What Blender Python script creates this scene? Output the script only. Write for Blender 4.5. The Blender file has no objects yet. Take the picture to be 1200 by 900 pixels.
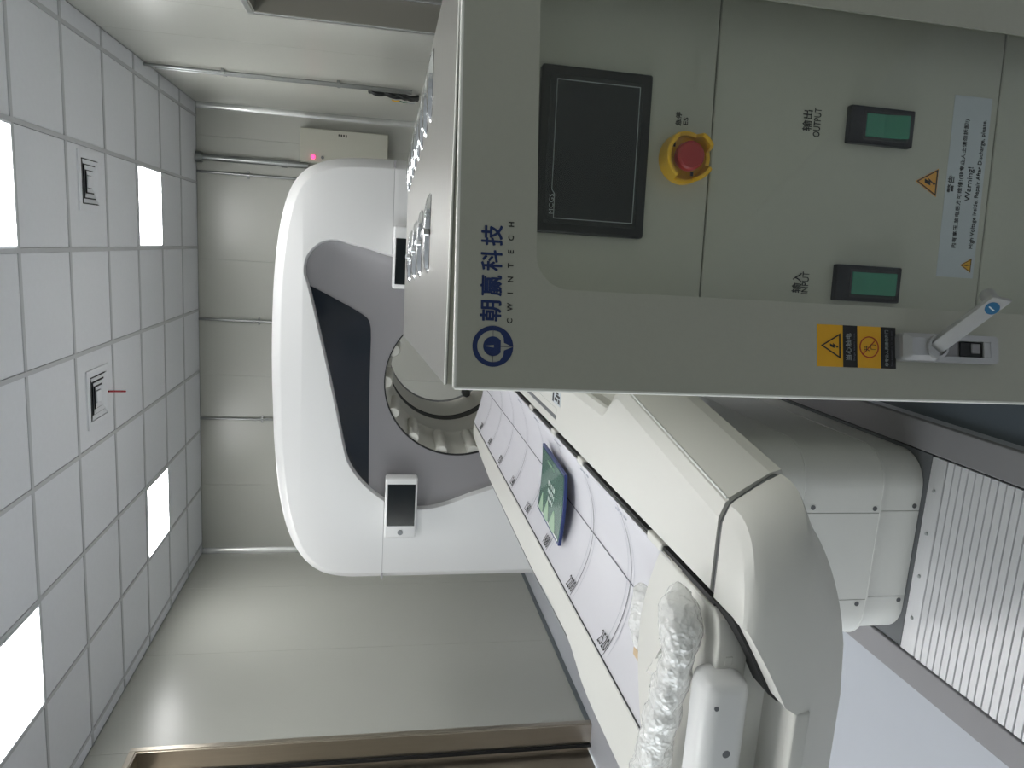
import bpy, bmesh, math, random
from mathutils import Matrix, Vector, noise
from mathutils.geometry import tessellate_polygon

random.seed(7)
scene = bpy.context.scene
COL = scene.collection

# ------------------------------------------------------------------ camera
F_PX, YAW, PITCH, ROLL = 847.92, -0.183275, -0.189319, 0.0286222
cy, sy = math.cos(YAW), math.sin(YAW)
fwd = Vector((sy*math.cos(PITCH), cy*math.cos(PITCH), math.sin(PITCH)))
r0 = Vector((cy, -sy, 0)); u0 = r0.cross(fwd)
cr, sr = math.cos(ROLL), math.sin(ROLL)
r2 = cr*r0 + sr*u0
u2 = -sr*r0 + cr*u0
cam_d = bpy.data.cameras.new('camera')
cam = bpy.data.objects.new('camera', cam_d); COL.objects.link(cam)
# the phone was held sideways: picture right is the room's "down"
ax, ay, az = -u2, r2, -fwd
cam.matrix_world = Matrix(((ax.x, ay.x, az.x, 0), (ax.y, ay.y, az.y, 0), (ax.z, ay.z, az.z, 1.58), (0, 0, 0, 1)))
cam_d.sensor_fit = 'HORIZONTAL'; cam_d.sensor_width = 36.0
cam_d.lens = F_PX/1200*36.0
cam_d.clip_start = 0.02; cam_d.clip_end = 60
scene.camera = cam

# ------------------------------------------------------------------ world + exposure
w = bpy.data.worlds.new('world'); scene.world = w
w.use_nodes = True
w.node_tree.nodes['Background'].inputs[0].default_value = (0.90, 0.95, 1.0, 1)
w.node_tree.nodes['Background'].inputs[1].default_value = 2.6     # daylight, enters by the side window only
PANEL_LIGHT = 7.8
pd = bpy.data.lights.new('window_portal', 'AREA'); pd.shape = 'RECTANGLE'; pd.size = 1.46; pd.size_y = 2.46; pd.cycles.is_portal = True
po = bpy.data.objects.new('window_portal', pd); COL.objects.link(po)
po.location = (-3.47, 0.65, 1.55); po.rotation_euler = (0, math.radians(-90), 0)
vs = scene.view_settings
vs.view_transform = 'Standard'; vs.look = 'None'; vs.gamma = 1.0; vs.use_curve_mapping = False
vs.exposure = 1.45

# ------------------------------------------------------------------ materials
def lin(c): return c/12.92 if c <= 0.04045 else ((c+0.055)/1.055)**2.4
def S(r, g, b): return (lin(r/255), lin(g/255), lin(b/255), 1)
MATS = {}
def mat(name, col, rough=0.5, metal=0.0, spec=0.5, noise_scale=None, noise_amt=0.06, bump=0.0, bump_scale=200.0,
        aniso=0.0, emit=None, emit_s=0.0, coat=0.0, stretch=None, trans=0.0, alpha=1.0):
    m = bpy.data.materials.new(name); m.use_nodes = True
    nt = m.node_tree; b = nt.nodes['Principled BSDF']
    b.inputs['Base Color'].default_value = col
    b.inputs['Roughness'].default_value = rough
    b.inputs['Metallic'].default_value = metal
    b.inputs['Specular IOR Level'].default_value = spec
    b.inputs['Coat Weight'].default_value = coat
    b.inputs['Transmission Weight'].default_value = trans
    b.inputs['Alpha'].default_value = alpha
    b.inputs['Anisotropic'].default_value = aniso
    if emit:
        b.inputs['Emission Color'].default_value = emit
        b.inputs['Emission Strength'].default_value = emit_s
    if noise_scale or bump:
        tc = nt.nodes.new('ShaderNodeTexCoord')
        mp = nt.nodes.new('ShaderNodeMapping')
        nt.links.new(tc.outputs['Object'], mp.inputs['Vector'])
        if stretch: mp.inputs['Scale'].default_value = stretch
    if noise_scale:
        n = nt.nodes.new('ShaderNodeTexNoise'); n.inputs['Scale'].default_value = noise_scale
        n.inputs['Detail'].default_value = 4
        nt.links.new(mp.outputs[0], n.inputs['Vector'])
        cr_ = nt.nodes.new('ShaderNodeMix'); cr_.data_type = 'RGBA'
        lo = tuple(max(0, c*(1-noise_amt)) for c in col[:3])+(1,)
        hi = tuple(min(1, c*(1+noise_amt)) for c in col[:3])+(1,)
        cr_.inputs['A'].default_value = lo; cr_.inputs['B'].default_value = hi
        nt.links.new(n.outputs['Fac'], cr_.inputs['Factor'])
        nt.links.new(cr_.outputs['Result'], b.inputs['Base Color'])
    if bump:
        n2 = nt.nodes.new('ShaderNodeTexNoise'); n2.inputs['Scale'].default_value = bump_scale
        n2.inputs['Detail'].default_value = 3
        nt.links.new(mp.outputs[0], n2.inputs['Vector'])
        bp = nt.nodes.new('ShaderNodeBump'); bp.inputs['Strength'].default_value = bump
        bp.inputs['Distance'].default_value = 0.002
        nt.links.new(n2.outputs['Fac'], bp.inputs['Height'])
        nt.links.new(bp.outputs[0], b.inputs['Normal'])
    MATS[name] = m
    return m

M_WALL = mat('painted_wall_panel', S(178, 179, 172), 0.30, spec=0.5, noise_scale=1.2, noise_amt=0.03, bump=0.03, bump_scale=6)
M_SEAM = mat('wall_backing', S(170, 174, 170), 0.5, noise_scale=3, noise_amt=0.03)
M_CEIL = mat('ceiling_tile', S(221, 223, 227), 0.85, spec=0.2, noise_scale=30, noise_amt=0.03, bump=0.25, bump_scale=160)
M_GRID = mat('ceiling_grid', S(186, 188, 191), 0.5, noise_scale=8, noise_amt=0.03)
M_FLOOR = mat('vinyl_floor', S(188, 191, 199), 0.35, spec=0.4, noise_scale=2.5, noise_amt=0.06, bump=0.05, bump_scale=8)
M_ALU = mat('aluminium', S(200, 202, 204), 0.28, metal=1.0, noise_scale=40, noise_amt=0.05, stretch=(1, 30, 30))
M_COVE = mat('white_aluminium_trim', S(215, 217, 214), 0.22, metal=0.6, noise_scale=10, noise_amt=0.03)
M_STEEL = mat('stainless_steel', S(182, 174, 162), 0.33, metal=1.0, noise_scale=60, noise_amt=0.08, stretch=(1, 1, 0.05))
M_BRUSH = mat('brushed_steel_top', S(138, 137, 132), 0.33, metal=0.6, noise_scale=90, noise_amt=0.10, stretch=(0.05, 1, 1), bump=0.15, bump_scale=60)
M_CHROME = mat('chrome_louver', S(215, 216, 218), 0.12, metal=1.0, bump=0.9, bump_scale=60, noise_scale=50, noise_amt=0.1)
M_CAB = mat('cabinet_paint', S(170, 170, 158), 0.42, noise_scale=150, noise_amt=0.03, bump=0.05, bump_scale=400)
M_CABIN = mat('cabinet_inner_panel', S(182, 182, 169), 0.40, noise_scale=120, noise_amt=0.03, bump=0.05, bump_scale=400)
M_EDGE = mat('edge_highlight_paint', S(226, 226, 220), 0.3, noise_scale=40, noise_amt=0.04)  # light caught by the cabinet edges, put in as a paler colour
M_DARK = mat('black_gap', S(22, 23, 25), 0.6, noise_scale=20, noise_amt=0.1)
M_HMI = mat('black_bezel', S(10, 14, 18), 0.35, spec=0.25, noise_scale=60, noise_amt=0.05)
M_SCREEN = mat('dark_screen', S(12, 20, 26), 0.14, spec=0.4, noise_scale=6, noise_amt=0.05)
M_YELLOW = mat('yellow_plastic', S(230, 180, 20), 0.38, noise_scale=40, noise_amt=0.04)
M_RED = mat('red_plastic', S(170, 40, 42), 0.35, noise_scale=40, noise_amt=0.04)
M_GREEN = mat('green_rocker', S(52, 140, 112), 0.25, noise_scale=30, noise_amt=0.05, trans=0.15)
M_BLUE = mat('blue_print', S(8, 38, 92), 0.5, noise_scale=80, noise_amt=0.05)
M_INK = mat('black_ink', S(26, 26, 28), 0.6, noise_scale=80, noise_amt=0.05)
M_INKG = mat('grey_ink', S(95, 96, 105), 0.6, noise_scale=80, noise_amt=0.05)
M_INKP = mat('pale_grey_ink', S(176, 178, 188), 0.6, noise_scale=80, noise_amt=0.05)
M_WINK = mat('white_ink', S(150, 155, 155), 0.6, noise_scale=80, noise_amt=0.05)
M_ORANGE = mat('amber_sign', S(222, 160, 60), 0.4, noise_scale=60, noise_amt=0.05)
M_STICKY = mat('sign_yellow', S(226, 168, 12), 0.4, noise_scale=60, noise_amt=0.05)
M_RINK = mat('red_ink', S(165, 52, 25), 0.5, noise_scale=60, noise_amt=0.05)
M_LABEL = mat('pale_label', S(188, 195, 200), 0.35, noise_scale=60, noise_amt=0.03)
M_ZINC = mat('cast_zinc', S(178, 178, 178), 0.35, metal=0.6, noise_scale=80, noise_amt=0.06)
M_BADGE = mat('blue_badge', S(32, 88, 124), 0.35, noise_scale=60, noise_amt=0.04)
M_WHITE = mat('gantry_white', S(219, 219, 219), 0.38, noise_scale=3, noise_amt=0.015)
M_CREAM = mat('table_cream', S(207, 206, 201), 0.40, noise_scale=3, noise_amt=0.015, bump=0.03, bump_scale=500)
M_GREYP = mat('grey_inset_plastic', S(138, 136, 139), 0.36, noise_scale=3, noise_amt=0.02)
M_DGLASS = mat('dark_glass', S(24, 31, 40), 0.18, noise_scale=4, noise_amt=0.08, spec=0.35)
M_BORE = mat('bore_liner', S(205, 204, 196), 0.32, noise_scale=6, noise_amt=0.02)
M_SHEET = mat('sheet_lilac', S(208, 207, 213), 0.45, noise_scale=5, noise_amt=0.02, bump=0.04, bump_scale=20)
M_PED = mat('pedestal_cover', S(226, 226, 223), 0.45, noise_scale=5, noise_amt=0.02)
M_RAIL = mat('grey_rail', S(146, 144, 147), 0.45, noise_scale=8, noise_amt=0.04)
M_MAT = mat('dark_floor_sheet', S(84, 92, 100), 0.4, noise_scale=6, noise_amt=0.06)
M_PLATE = mat('dark_plate', S(105, 107, 110), 0.45, noise_scale=8, noise_amt=0.04)
M_SLAT = mat('slat_aluminium', S(232, 231, 234), 0.42, metal=0.2, noise_scale=30, noise_amt=0.04, stretch=(0.3, 6, 6))
M_SCREW = mat('screw_grey', S(110, 112, 114), 0.4, metal=0.5, noise_scale=90, noise_amt=0.05)
M_PIPE = mat('galvanised_pipe', S(150, 153, 152), 0.3, metal=0.9, noise_scale=30, noise_amt=0.08)
M_WIRE = mat('black_wire', S(26, 30, 30), 0.5, noise_scale=40, noise_amt=0.1)
M_BKGREEN = mat('booklet_green', S(66, 106, 92), 0.22, noise_scale=9, noise_amt=0.22, coat=0.4)
M_BKBLUE = mat('booklet_blue', S(32, 50, 104), 0.35, noise_scale=30, noise_amt=0.05)
M_PALEG = mat('booklet_pale_green', S(150, 178, 150), 0.3, noise_scale=12, noise_amt=0.08)
M_TAPE = mat('brown_tape', S(190, 165, 130), 0.3, noise_scale=30, noise_amt=0.08)
M_BASEB = mat('dark_baseboard', S(105, 112, 116), 0.35, noise_scale=10, noise_amt=0.04)
M_RIBBON = mat('red_ribbon', S(165, 32, 40), 0.6, noise_scale=30, noise_amt=0.08)
M_LED = mat('led_diffuser', S(250, 250, 248), 0.4, emit=(0.99, 0.99, 0.975, 1), emit_s=PANEL_LIGHT, noise_scale=5, noise_amt=0.01)
M_REDLED = mat('red_indicator', S(255, 40, 80), 0.3, emit=(1.0, 0.05, 0.16, 1), emit_s=1.2, noise_scale=5, noise_amt=0.01)
M_JAMB = mat('dark_grey_jamb', S(120, 118, 110), 0.4, noise_scale=10, noise_amt=0.04)

def glass_material():
    m = bpy.data.materials.new('window_glass'); m.use_nodes = True
    nt = m.node_tree; nt.nodes.clear()
    out = nt.nodes.new('ShaderNodeOutputMaterial')
    mix = nt.nodes.new('ShaderNodeMixShader'); tr = nt.nodes.new('ShaderNodeBsdfTransparent')
    gl = nt.nodes.new('ShaderNodeBsdfGlossy'); lw = nt.nodes.new('ShaderNodeLayerWeight'); pw = nt.nodes.new('ShaderNodeMath'); fr = nt.nodes.new('ShaderNodeMath')
    ns = nt.nodes.new('ShaderNodeTexNoise'); ns.inputs['Scale'].default_value = 3.0
    mr = nt.nodes.new('ShaderNodeMapRange'); mr.inputs['To Min'].default_value = 0.01; mr.inputs['To Max'].default_value = 0.04
    nt.links.new(ns.outputs['Fac'], mr.inputs['Value']); nt.links.new(mr.outputs[0], gl.inputs['Roughness'])
    lw.inputs['Blend'].default_value = 0.5
    tr.inputs[0].default_value = (0.965, 0.975, 0.965, 1)
    pw.operation = 'POWER'; pw.inputs[1].default_value = 5.0; fr.operation = 'MULTIPLY_ADD'; fr.inputs[1].default_value = 0.94; fr.inputs[2].default_value = 0.028
    nt.links.new(lw.outputs['Facing'], pw.inputs[0]); nt.links.new(pw.outputs[0], fr.inputs[0])
    nt.links.new(fr.outputs[0], mix.inputs[0]); nt.links.new(tr.outputs[0], mix.inputs[1]); nt.links.new(gl.outputs[0], mix.inputs[2])
    nt.links.new(mix.outputs[0], out.inputs[0])
    return m
M_GLASS = glass_material()

def wrap_material():
    m = bpy.data.materials.new('bubble_wrap'); m.use_nodes = True
    nt = m.node_tree; b = nt.nodes['Principled BSDF']; out = nt.nodes['Material Output']
    b.inputs['Base Color'].default_value = S(240, 240, 238)
    b.inputs['Roughness'].default_value = 0.16
    b.inputs['Specular IOR Level'].default_value = 0.8
    tc = nt.nodes.new('ShaderNodeTexCoord')
    v = nt.nodes.new('ShaderNodeTexVoronoi'); v.inputs['Scale'].default_value = 110
    n = nt.nodes.new('ShaderNodeTexNoise'); n.inputs['Scale'].default_value = 120; n.inputs['Detail'].default_value = 8; n.noise_type = 'RIDGED_MULTIFRACTAL'
    nt.links.new(tc.outputs['Object'], v.inputs['Vector']); nt.links.new(tc.outputs['Object'], n.inputs['Vector'])
    ad = nt.nodes.new('ShaderNodeMath'); ad.operation = 'ADD'; n.inputs['Roughness'].default_value = 0.75
    nt.links.new(v.outputs['Distance'], ad.inputs[0]); nt.links.new(n.outputs['Fac'], ad.inputs[1])
    bp = nt.nodes.new('ShaderNodeBump'); bp.inputs['Strength'].default_value = 0.8; bp.inputs['Distance'].default_value = 0.0028
    nt.links.new(ad.outputs[0], bp.inputs['Height']); nt.links.new(bp.outputs[0], b.inputs['Normal'])
    tr = nt.nodes.new('ShaderNodeBsdfTransparent'); mix = nt.nodes.new('ShaderNodeMixShader')
    mix.inputs[0].default_value = 0.72
    nt.links.new(tr.outputs[0], mix.inputs[1]); nt.links.new(b.outputs[0], mix.inputs[2]); nt.links.new(mix.outputs[0], out.inputs[0])
    return m
M_WRAP = wrap_material()

# ------------------------------------------------------------------ helpers
WORLD = {}            # object -> world matrix of its local space
I4 = Matrix.Identity(4)
def frame_of(o): return WORLD[o.name] if o is not None else I4

def tag(o, label=None, cat=None, group=None, kind=None):
    if label: o['label'] = label
    if cat: o['category'] = cat
    if group: o['group'] = group
    if kind: o['kind'] = kind
    return o
def empty(name, loc=(0, 0, 0), rz=0.0, label=None, cat=None, group=None, kind=None):
    o = bpy.data.objects.new(name, None); COL.objects.link(o)
    o.empty_display_size = 0.1
    o.location = loc; o.rotation_euler = (0, 0, rz)
    WORLD[o.name] = Matrix.Translation(Vector(loc)) @ Matrix.Rotation(rz, 4, 'Z')
    return tag(o, label, cat, group, kind)
def link(name, me, m, parent=None):
    if m and not me.materials: me.materials.append(m)
    o = bpy.data.objects.new(name, me); COL.objects.link(o)
    if parent is not None: o.parent = parent
    WORLD[o.name] = frame_of(parent)
    return o
def obj(name, bm, m, parent=None, frame=I4, smooth=None):
    """bm holds coordinates in `frame` (a world matrix); they are stored in the parent's own space"""
    bmesh.ops.recalc_face_normals(bm, faces=bm.faces)
    me = bpy.data.meshes.new(name)
    bm.to_mesh(me); bm.free()
    me.transform(frame_of(parent).inverted() @ frame)
    if smooth is not None:
        for p in me.polygons: p.use_smooth = True
        if smooth > 0: me.set_sharp_from_angle(angle=math.radians(smooth))
    return link(name, me, m, parent)
def inst(name, me, loc, parent=None, rz=0.0):
    """another object that shares mesh data, placed at world loc"""
    o = bpy.data.objects.new(name, me); COL.objects.link(o)
    if parent is not None: o.parent = parent
    Mx = frame_of(parent).inverted() @ Matrix.Translation(Vector(loc)) @ Matrix.Rotation(rz, 4, 'Z')
    o.matrix_local = Mx
    WORLD[o.name] = Matrix.Translation(Vector(loc)) @ Matrix.Rotation(rz, 4, 'Z')
    return o
def mesh_only(name, bm, m, smooth=None):
    bmesh.ops.recalc_face_normals(bm, faces=bm.faces)
    me = bpy.data.meshes.new(name); bm.to_mesh(me); bm.free(); me.materials.append(m)
    if smooth is not None:
        for p in me.polygons: p.use_smooth = True
        if smooth > 0: me.set_sharp_from_angle(angle=math.radians(smooth))
    return me

def b_box(lo, hi, bevel=0.0, seg=2, bm=None):
    new = bm is None
    t = bmesh.new()
    x0, y0, z0 = lo; x1, y1, z1 = hi
    v = [t.verts.new(p) for p in ((x0, y0, z0), (x1, y0, z0), (x1, y1, z0), (x0, y1, z0), (x0, y0, z1), (x1, y0, z1), (x1, y1, z1), (x0, y1, z1))]
    for f in ((0, 3, 2, 1), (4, 5, 6, 7), (0, 1, 5, 4), (1, 2, 6, 5), (2, 3, 7, 6), (3, 0, 4, 7)): t.faces.new([v[i] for i in f])
    if bevel > 0:
        bmesh.ops.bevel(t, geom=list(t.edges), offset=bevel, segments=seg, profile=0.5, affect='EDGES')
    if new: return t
    me = bpy.data.meshes.new('tmp'); t.to_mesh(me); t.free(); bm.from_mesh(me); bpy.data.meshes.remove(me)
    return bm
def b_prism(poly, axis, a, b, bevel=0.0, seg=2, bevel_vert=False):
    """polygon (2D) extruded along axis 'x','y' or 'z' from a to b.  x:(y,z) y:(x,z) z:(x,y)"""
    bm = bmesh.new()
    def P(p, t):
        return {'x': (t, p[0], p[1]), 'y': (p[0], t, p[1]), 'z': (p[0], p[1], t)}[axis]
    v0 = [bm.verts.new(P(p, a)) for p in poly]; v1 = [bm.verts.new(P(p, b)) for p in poly]
    n = len(poly)
    bm.faces.new(v0); bm.faces.new(list(reversed(v1)))
    for i in range(n):
        j = (i+1) % n
        bm.faces.new((v0[i], v1[i], v1[j], v0[j]))
    if bevel > 0:
        bmesh.ops.recalc_face_normals(bm, faces=bm.faces)
        caps = [e for e in bm.edges if (e.verts[0] in v0 and e.verts[1] in v0) or (e.verts[0] in v1 and e.verts[1] in v1)]
        if bevel_vert: caps = list(bm.edges)
        bmesh.ops.bevel(bm, geom=caps, offset=bevel, segments=seg, profile=0.5, affect='EDGES')
    return bm
def b_cyl(p0, p1, r0_, r1_=None, n=24, caps=True, bm=None):
    if bm is None: bm = bmesh.new()
    if r1_ is None: r1_ = r0_
    p0 = Vector(p0); p1 = Vector(p1); d = (p1-p0).normalized()
    a = d.orthogonal().normalized(); b = d.cross(a)
    R = []
    for p, r in ((p0, r0_), (p1, r1_)):
        R.append([bm.verts.new(p + (a*math.cos(t) + b*math.sin(t))*r) for t in [2*math.pi*i/n for i in range(n)]])
    for i in range(n):
        j = (i+1) % n
        bm.faces.new((R[0][i], R[0][j], R[1][j], R[1][i]))
    if caps:
        bm.faces.new(list(reversed(R[0]))); bm.faces.new(R[1])
    return bm
def b_tube(pts, r, n=12, bm=None, radii=None, caps=True):
    if bm is None: bm = bmesh.new()
    pts = [Vector(p) for p in pts]
    rings = []; a = None
    for i, p in enumerate(pts):
        d = (pts[min(i+1, len(pts)-1)] - pts[max(i-1, 0)]).normalized()
        if a is None: a = d.orthogonal().normalized()
        a = (a - d*a.dot(d)).normalized(); b = d.cross(a)
        rr = radii[i] if radii else r
        rings.append([bm.verts.new(p + (a*math.cos(2*math.pi*k/n) + b*math.sin(2*math.pi*k/n))*rr) for k in range(n)])
    for i in range(len(rings)-1):
        for k in range(n):
            l = (k+1) % n
            bm.faces.new((rings[i][k], rings[i][l], rings[i+1][l], rings[i+1][k]))
    if caps:
        bm.faces.new(list(reversed(rings[0]))); bm.faces.new(rings[-1])
    return bm
def b_loft(rings, closed=True, cap=False):
    bm = bmesh.new()
    R = [[bm.verts.new(p) for p in ring] for ring in rings]
    n = len(R[0])
    for i in range(len(R)-1):
        for k in range(n if closed else n-1):
            l = (k+1) % n
            bm.faces.new((R[i][k], R[i][l], R[i+1][l], R[i+1][k]))
    if cap:
        bm.faces.new(list(reversed(R[0]))); bm.faces.new(R[-1])
    return bm
def b_lathe_y(profile, cx, cz, n=72, a0=0.0, a1=2*math.pi):
    rings = []
    full = abs(a1-a0-2*math.pi) < 1e-6
    for r, y in profile:
        m = n if full else n+1
        rings.append([(cx + r*math.cos(a0+(a1-a0)*k/n), y, cz + r*math.sin(a0+(a1-a0)*k/n)) for k in range(m)])
    return b_loft(rings, closed=full)
def rrect(x0, y0, x1, y1, r, n=8):
    pts = []
    for cx, cy_, s in ((x1-r, y1-r, 0), (x0+r, y1-r, 1), (x0+r, y0+r, 2), (x1-r, y0+r, 3)):
        for k in range(n+1):
            a = math.pi/2*(s + k/n); pts.append((cx + r*math.cos(a), cy_ + r*math.sin(a)))
    return pts
def catmull(pts, per=6, closed=True):
    out = []; n = len(pts)
    for i in range(n if closed else n-1):
        def g(k): return Vector(pts[k % n]) if closed else Vector(pts[max(0, min(n-1, k))])
        p0, p1, p2, p3 = g(i-1), g(i), g(i+1), g(i+2)
        for s in range(per):
            t = s/per
            out.append(tuple(0.5*((2*p1) + (p2-p0)*t + (2*p0-5*p1+4*p2-p3)*t*t + (3*p1-p0-3*p2+p3)*t**3)))
    if not closed: out.append(tuple(pts[-1]))
    return out
def poly_with_holes(outer, holes, axis, t, bm=None):
    """flat face (triangulated) with holes"""
    if bm is None: bm = bmesh.new()
    def P(p): return {'x': (t, p[0], p[1]), 'y': (p[0], t, p[1]), 'z': (p[0], p[1], t)}[axis]
    loops = [[Vector((p[0], p[1], 0)) for p in outer]] + [[Vector((p[0], p[1], 0)) for p in h] for h in holes]
    flat = [p for l in loops for p in l]
    vs_ = [bm.verts.new(P(p)) for p in flat]
    for tri in tessellate_polygon(loops):
        try: bm.faces.new([vs_[i] for i in tri])
        except ValueError: pass
    return bm, vs_
def plate_holes(outer, holes, axis, a, b):
    """solid plate with holes"""
    bm, va = poly_with_holes(outer, holes, axis, a)
    bm, vb = poly_with_holes(outer, holes, axis, b, bm)
    s = 0
    for loop in [outer]+list(holes):
        n = len(loop)
        for i in range(n):
            j = (i+1) % n
            bm.faces.new((va[s+i], va[s+j], vb[s+j], vb[s+i]))
        s += n
    return bm
def text_mesh(body, height=None, width=None, spacing=1.0, bold=0.0, extrude=0.0006, smear=0.0):
    """mesh of lettering lying in local XY, centred on the origin"""
    c = bpy.data.curves.new('lettering', 'FONT'); c.body = body; c.space_character = spacing
    c.offset = bold if bold < 0.013 else 0.0; c.resolution_u = 3
    smear = bold if bold >= 0.013 else 0.0
    o = bpy.data.objects.new('lettering', c); COL.objects.link(o)
    bpy.context.view_layer.update()
    me = bpy.data.meshes.new_from_object(o.evaluated_get(bpy.context.evaluated_depsgraph_get()))
    bpy.data.objects.remove(o); bpy.data.curves.remove(c)
    xs = [v.co.x for v in me.vertices]; ys = [v.co.y for v in me.vertices]
    wx, wy = max(xs)-min(xs), max(ys)-min(ys)
    cx, cy_ = (max(xs)+min(xs))/2, (max(ys)+min(ys))/2
    sx = width/wx if width else height/wy
    sy_ = height/wy if height else sx
    bm = bmesh.new(); bm.from_mesh(me); bpy.data.meshes.remove(me)
    for v in bm.verts: v.co = Vector(((v.co.x-cx)*sx, (v.co.y-cy_)*sy_, 0))
    if smear:      # heavy strokes: the same glyph laid side by side
        base_me = bpy.data.meshes.new('tmp'); bm.to_mesh(base_me)
        for q, (ox, oy) in enumerate(((1, 0), (-1, 0), (0, 1), (0, -1), (0.7, 0.7), (-0.7, -0.7), (0.7, -0.7), (-0.7, 0.7))):
            n0 = len(bm.verts); bm.from_mesh(base_me); bm.verts.ensure_lookup_table()
            for v in bm.verts[n0:]: v.co += Vector((ox*smear*sx, oy*smear*sy_, 0.000004*(q+1)))
        bpy.data.meshes.remove(base_me)
    r = bmesh.ops.extrude_face_region(bm, geom=list(bm.faces))
    for g in r['geom']:
        if isinstance(g, bmesh.types.BMVert): g.co.z += extrude
    return bm
def upright(u, z, d=0.0):
    """matrix that stands an XY drawing up on a front (facing local -Y): x->x, y->z, z->-y"""
    return Matrix(((1, 0, 0, u), (0, 0, -1, d), (0, 1, 0, z), (0, 0, 0, 1)))
def lettering(name, body, parent, base, u, z, d, m, height=None, width=None, spacing=1.0, bold=0.0):
    return obj(name, text_mesh(body, height, width, spacing, bold), m, parent, base @ upright(u, z, d))
def drawing(name, polys, parent, base, u, z, d, m, t=0.0006):
    bm = bmesh.new()
    for p in polys:
        holes = []
        if isinstance(p, dict): holes = p['holes']; p = p['outer']
        tmp = plate_holes(p, holes, 'z', 0, t)
        me = bpy.data.meshes.new('tmp'); tmp.to_mesh(me); tmp.free(); bm.from_mesh(me); bpy.data.meshes.remove(me)
    return obj(name, bm, m, parent, base @ upright(u, z, d))
def circle(r, n=40, cx=0, cy_=0): return [(cx+r*math.cos(2*math.pi*k/n), cy_+r*math.sin(2*math.pi*k/n)) for k in range(n)]
def stroke(a, b, wdt):
    a = Vector(a); b = Vector(b); d = (b-a).normalized(); n = Vector((-d.y, d.x))*wdt/2
    return [tuple(a+n), tuple(a-n), tuple(b-n), tuple(b+n)]

# ================================================================== THE ROOM
XL, XR, YB, YN, ZC = -3.24, 1.18, 7.46, -2.20, 3.26
fl = obj('floor', b_box((XL-0.6, YN-0.2, -0.1), (XR+0.6, YB+0.2, 0)), M_FLOOR); tag(fl, kind='structure')

# ---- walls: a backing with coated panels in front, 2 mm joints
def wall(name, backing, panels):
    o = obj(name, backing, M_SEAM); tag(o, kind='structure')
    for lo, hi in panels:
        obj('wall_panel', b_box(lo, hi, 0.0015, 1), M_WALL, o)
    return o
J = 0.0009
xs = [XL-0.2, -2.512, -1.378, -0.244, 0.890, XR+0.2]
wall('wall_back', b_box((XL-0.2, YB+0.012, 0), (XR+0.2, YB+0.2, ZC+0.1)),
     [((a+J, YB, 0.0), (b-J, YB+0.012, ZC)) for a, b in zip(xs[:-1], xs[1:])])
wall('wall_front', b_box((XL-0.2, YN-0.2, 0), (XR+0.2, YN-0.012, ZC+0.1)),
     [((a+J, YN-0.012, 0.0), (b-J, YN, ZC)) for a, b in zip(xs[:-1], xs[1:])])
# left wall with the stainless door opening between Y 2.55 and 4.39
DLa, DLb, DLz = 2.75, 4.385, 2.985
bmw = b_box((XL-0.24, DLb, 0), (XL-0.012, YB+0.012, ZC+0.1))
WLa, WLb, WLz0, WLz1 = -0.60, 1.90, 0.80, 2.30
b_box((XL-0.24, WLb, 0), (XL-0.012, DLa, ZC+0.1), bm=bmw)
b_box((XL-0.24, YN, 0), (XL-0.012, WLa, ZC+0.1), bm=bmw)
b_box((XL-0.24, WLa, 0), (XL-0.012, WLb, WLz0), bm=bmw)
b_box((XL-0.24, WLa, WLz1), (XL-0.012, WLb, ZC+0.1), bm=bmw)
b_box((XL-0.24, DLa, DLz), (XL-0.012, DLb, ZC+0.1), bm=bmw)
ys = [DLb, 5.514, 6.64, YB]
pan = [((XL-0.012, a+J, 0.0), (XL, b-J, ZC)) for a, b in zip(ys[:-1], ys[1:])]
pan += [((XL-0.012, DLa+J, DLz), (XL, DLb-J, ZC)), ((XL-0.012, WLb+J, 0), (XL, DLa-J, ZC)), ((XL-0.012, YN, 0), (XL, WLa-J, ZC)), ((XL-0.012, WLa+J, 0), (XL, WLb-J, WLz0-J)), ((XL-0.012, WLa+J, WLz1+J), (XL, WLb-J, ZC))]
wall('wall_left', bmw, pan)
# right wall with an opening between Y 2.9 and 4.36
DRa, DRb, DRz = 2.90, 4.36, 2.27
bmw = b_box((XR+0.012, DRb, 0), (XR+0.24, YB+0.012, ZC+0.1))
b_box((XR+0.012, YN, 0), (XR+0.24, DRa, ZC+0.1), bm=bmw)
b_box((XR+0.012, DRa, DRz), (XR+0.24, DRb, ZC+0.1), bm=bmw)
ys = [DRb, 5.05, 6.2, YB]
pan = [((XR, a+J, 0.0), (XR+0.012, b-J, ZC)) for a, b in zip(ys[:-1], ys[1:])]
pan += [((XR, DRa+J, DRz), (XR+0.012, DRb-J, ZC)), ((XR, 1.75+J, 0), (XR+0.012, DRa-J, ZC)), ((XR, 0.6+J, 0), (XR+0.012, 1.75-J, ZC)), ((XR, YN, 0), (XR+0.012, 0.6-J, ZC))]
wall('wall_right', bmw, pan)

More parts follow.
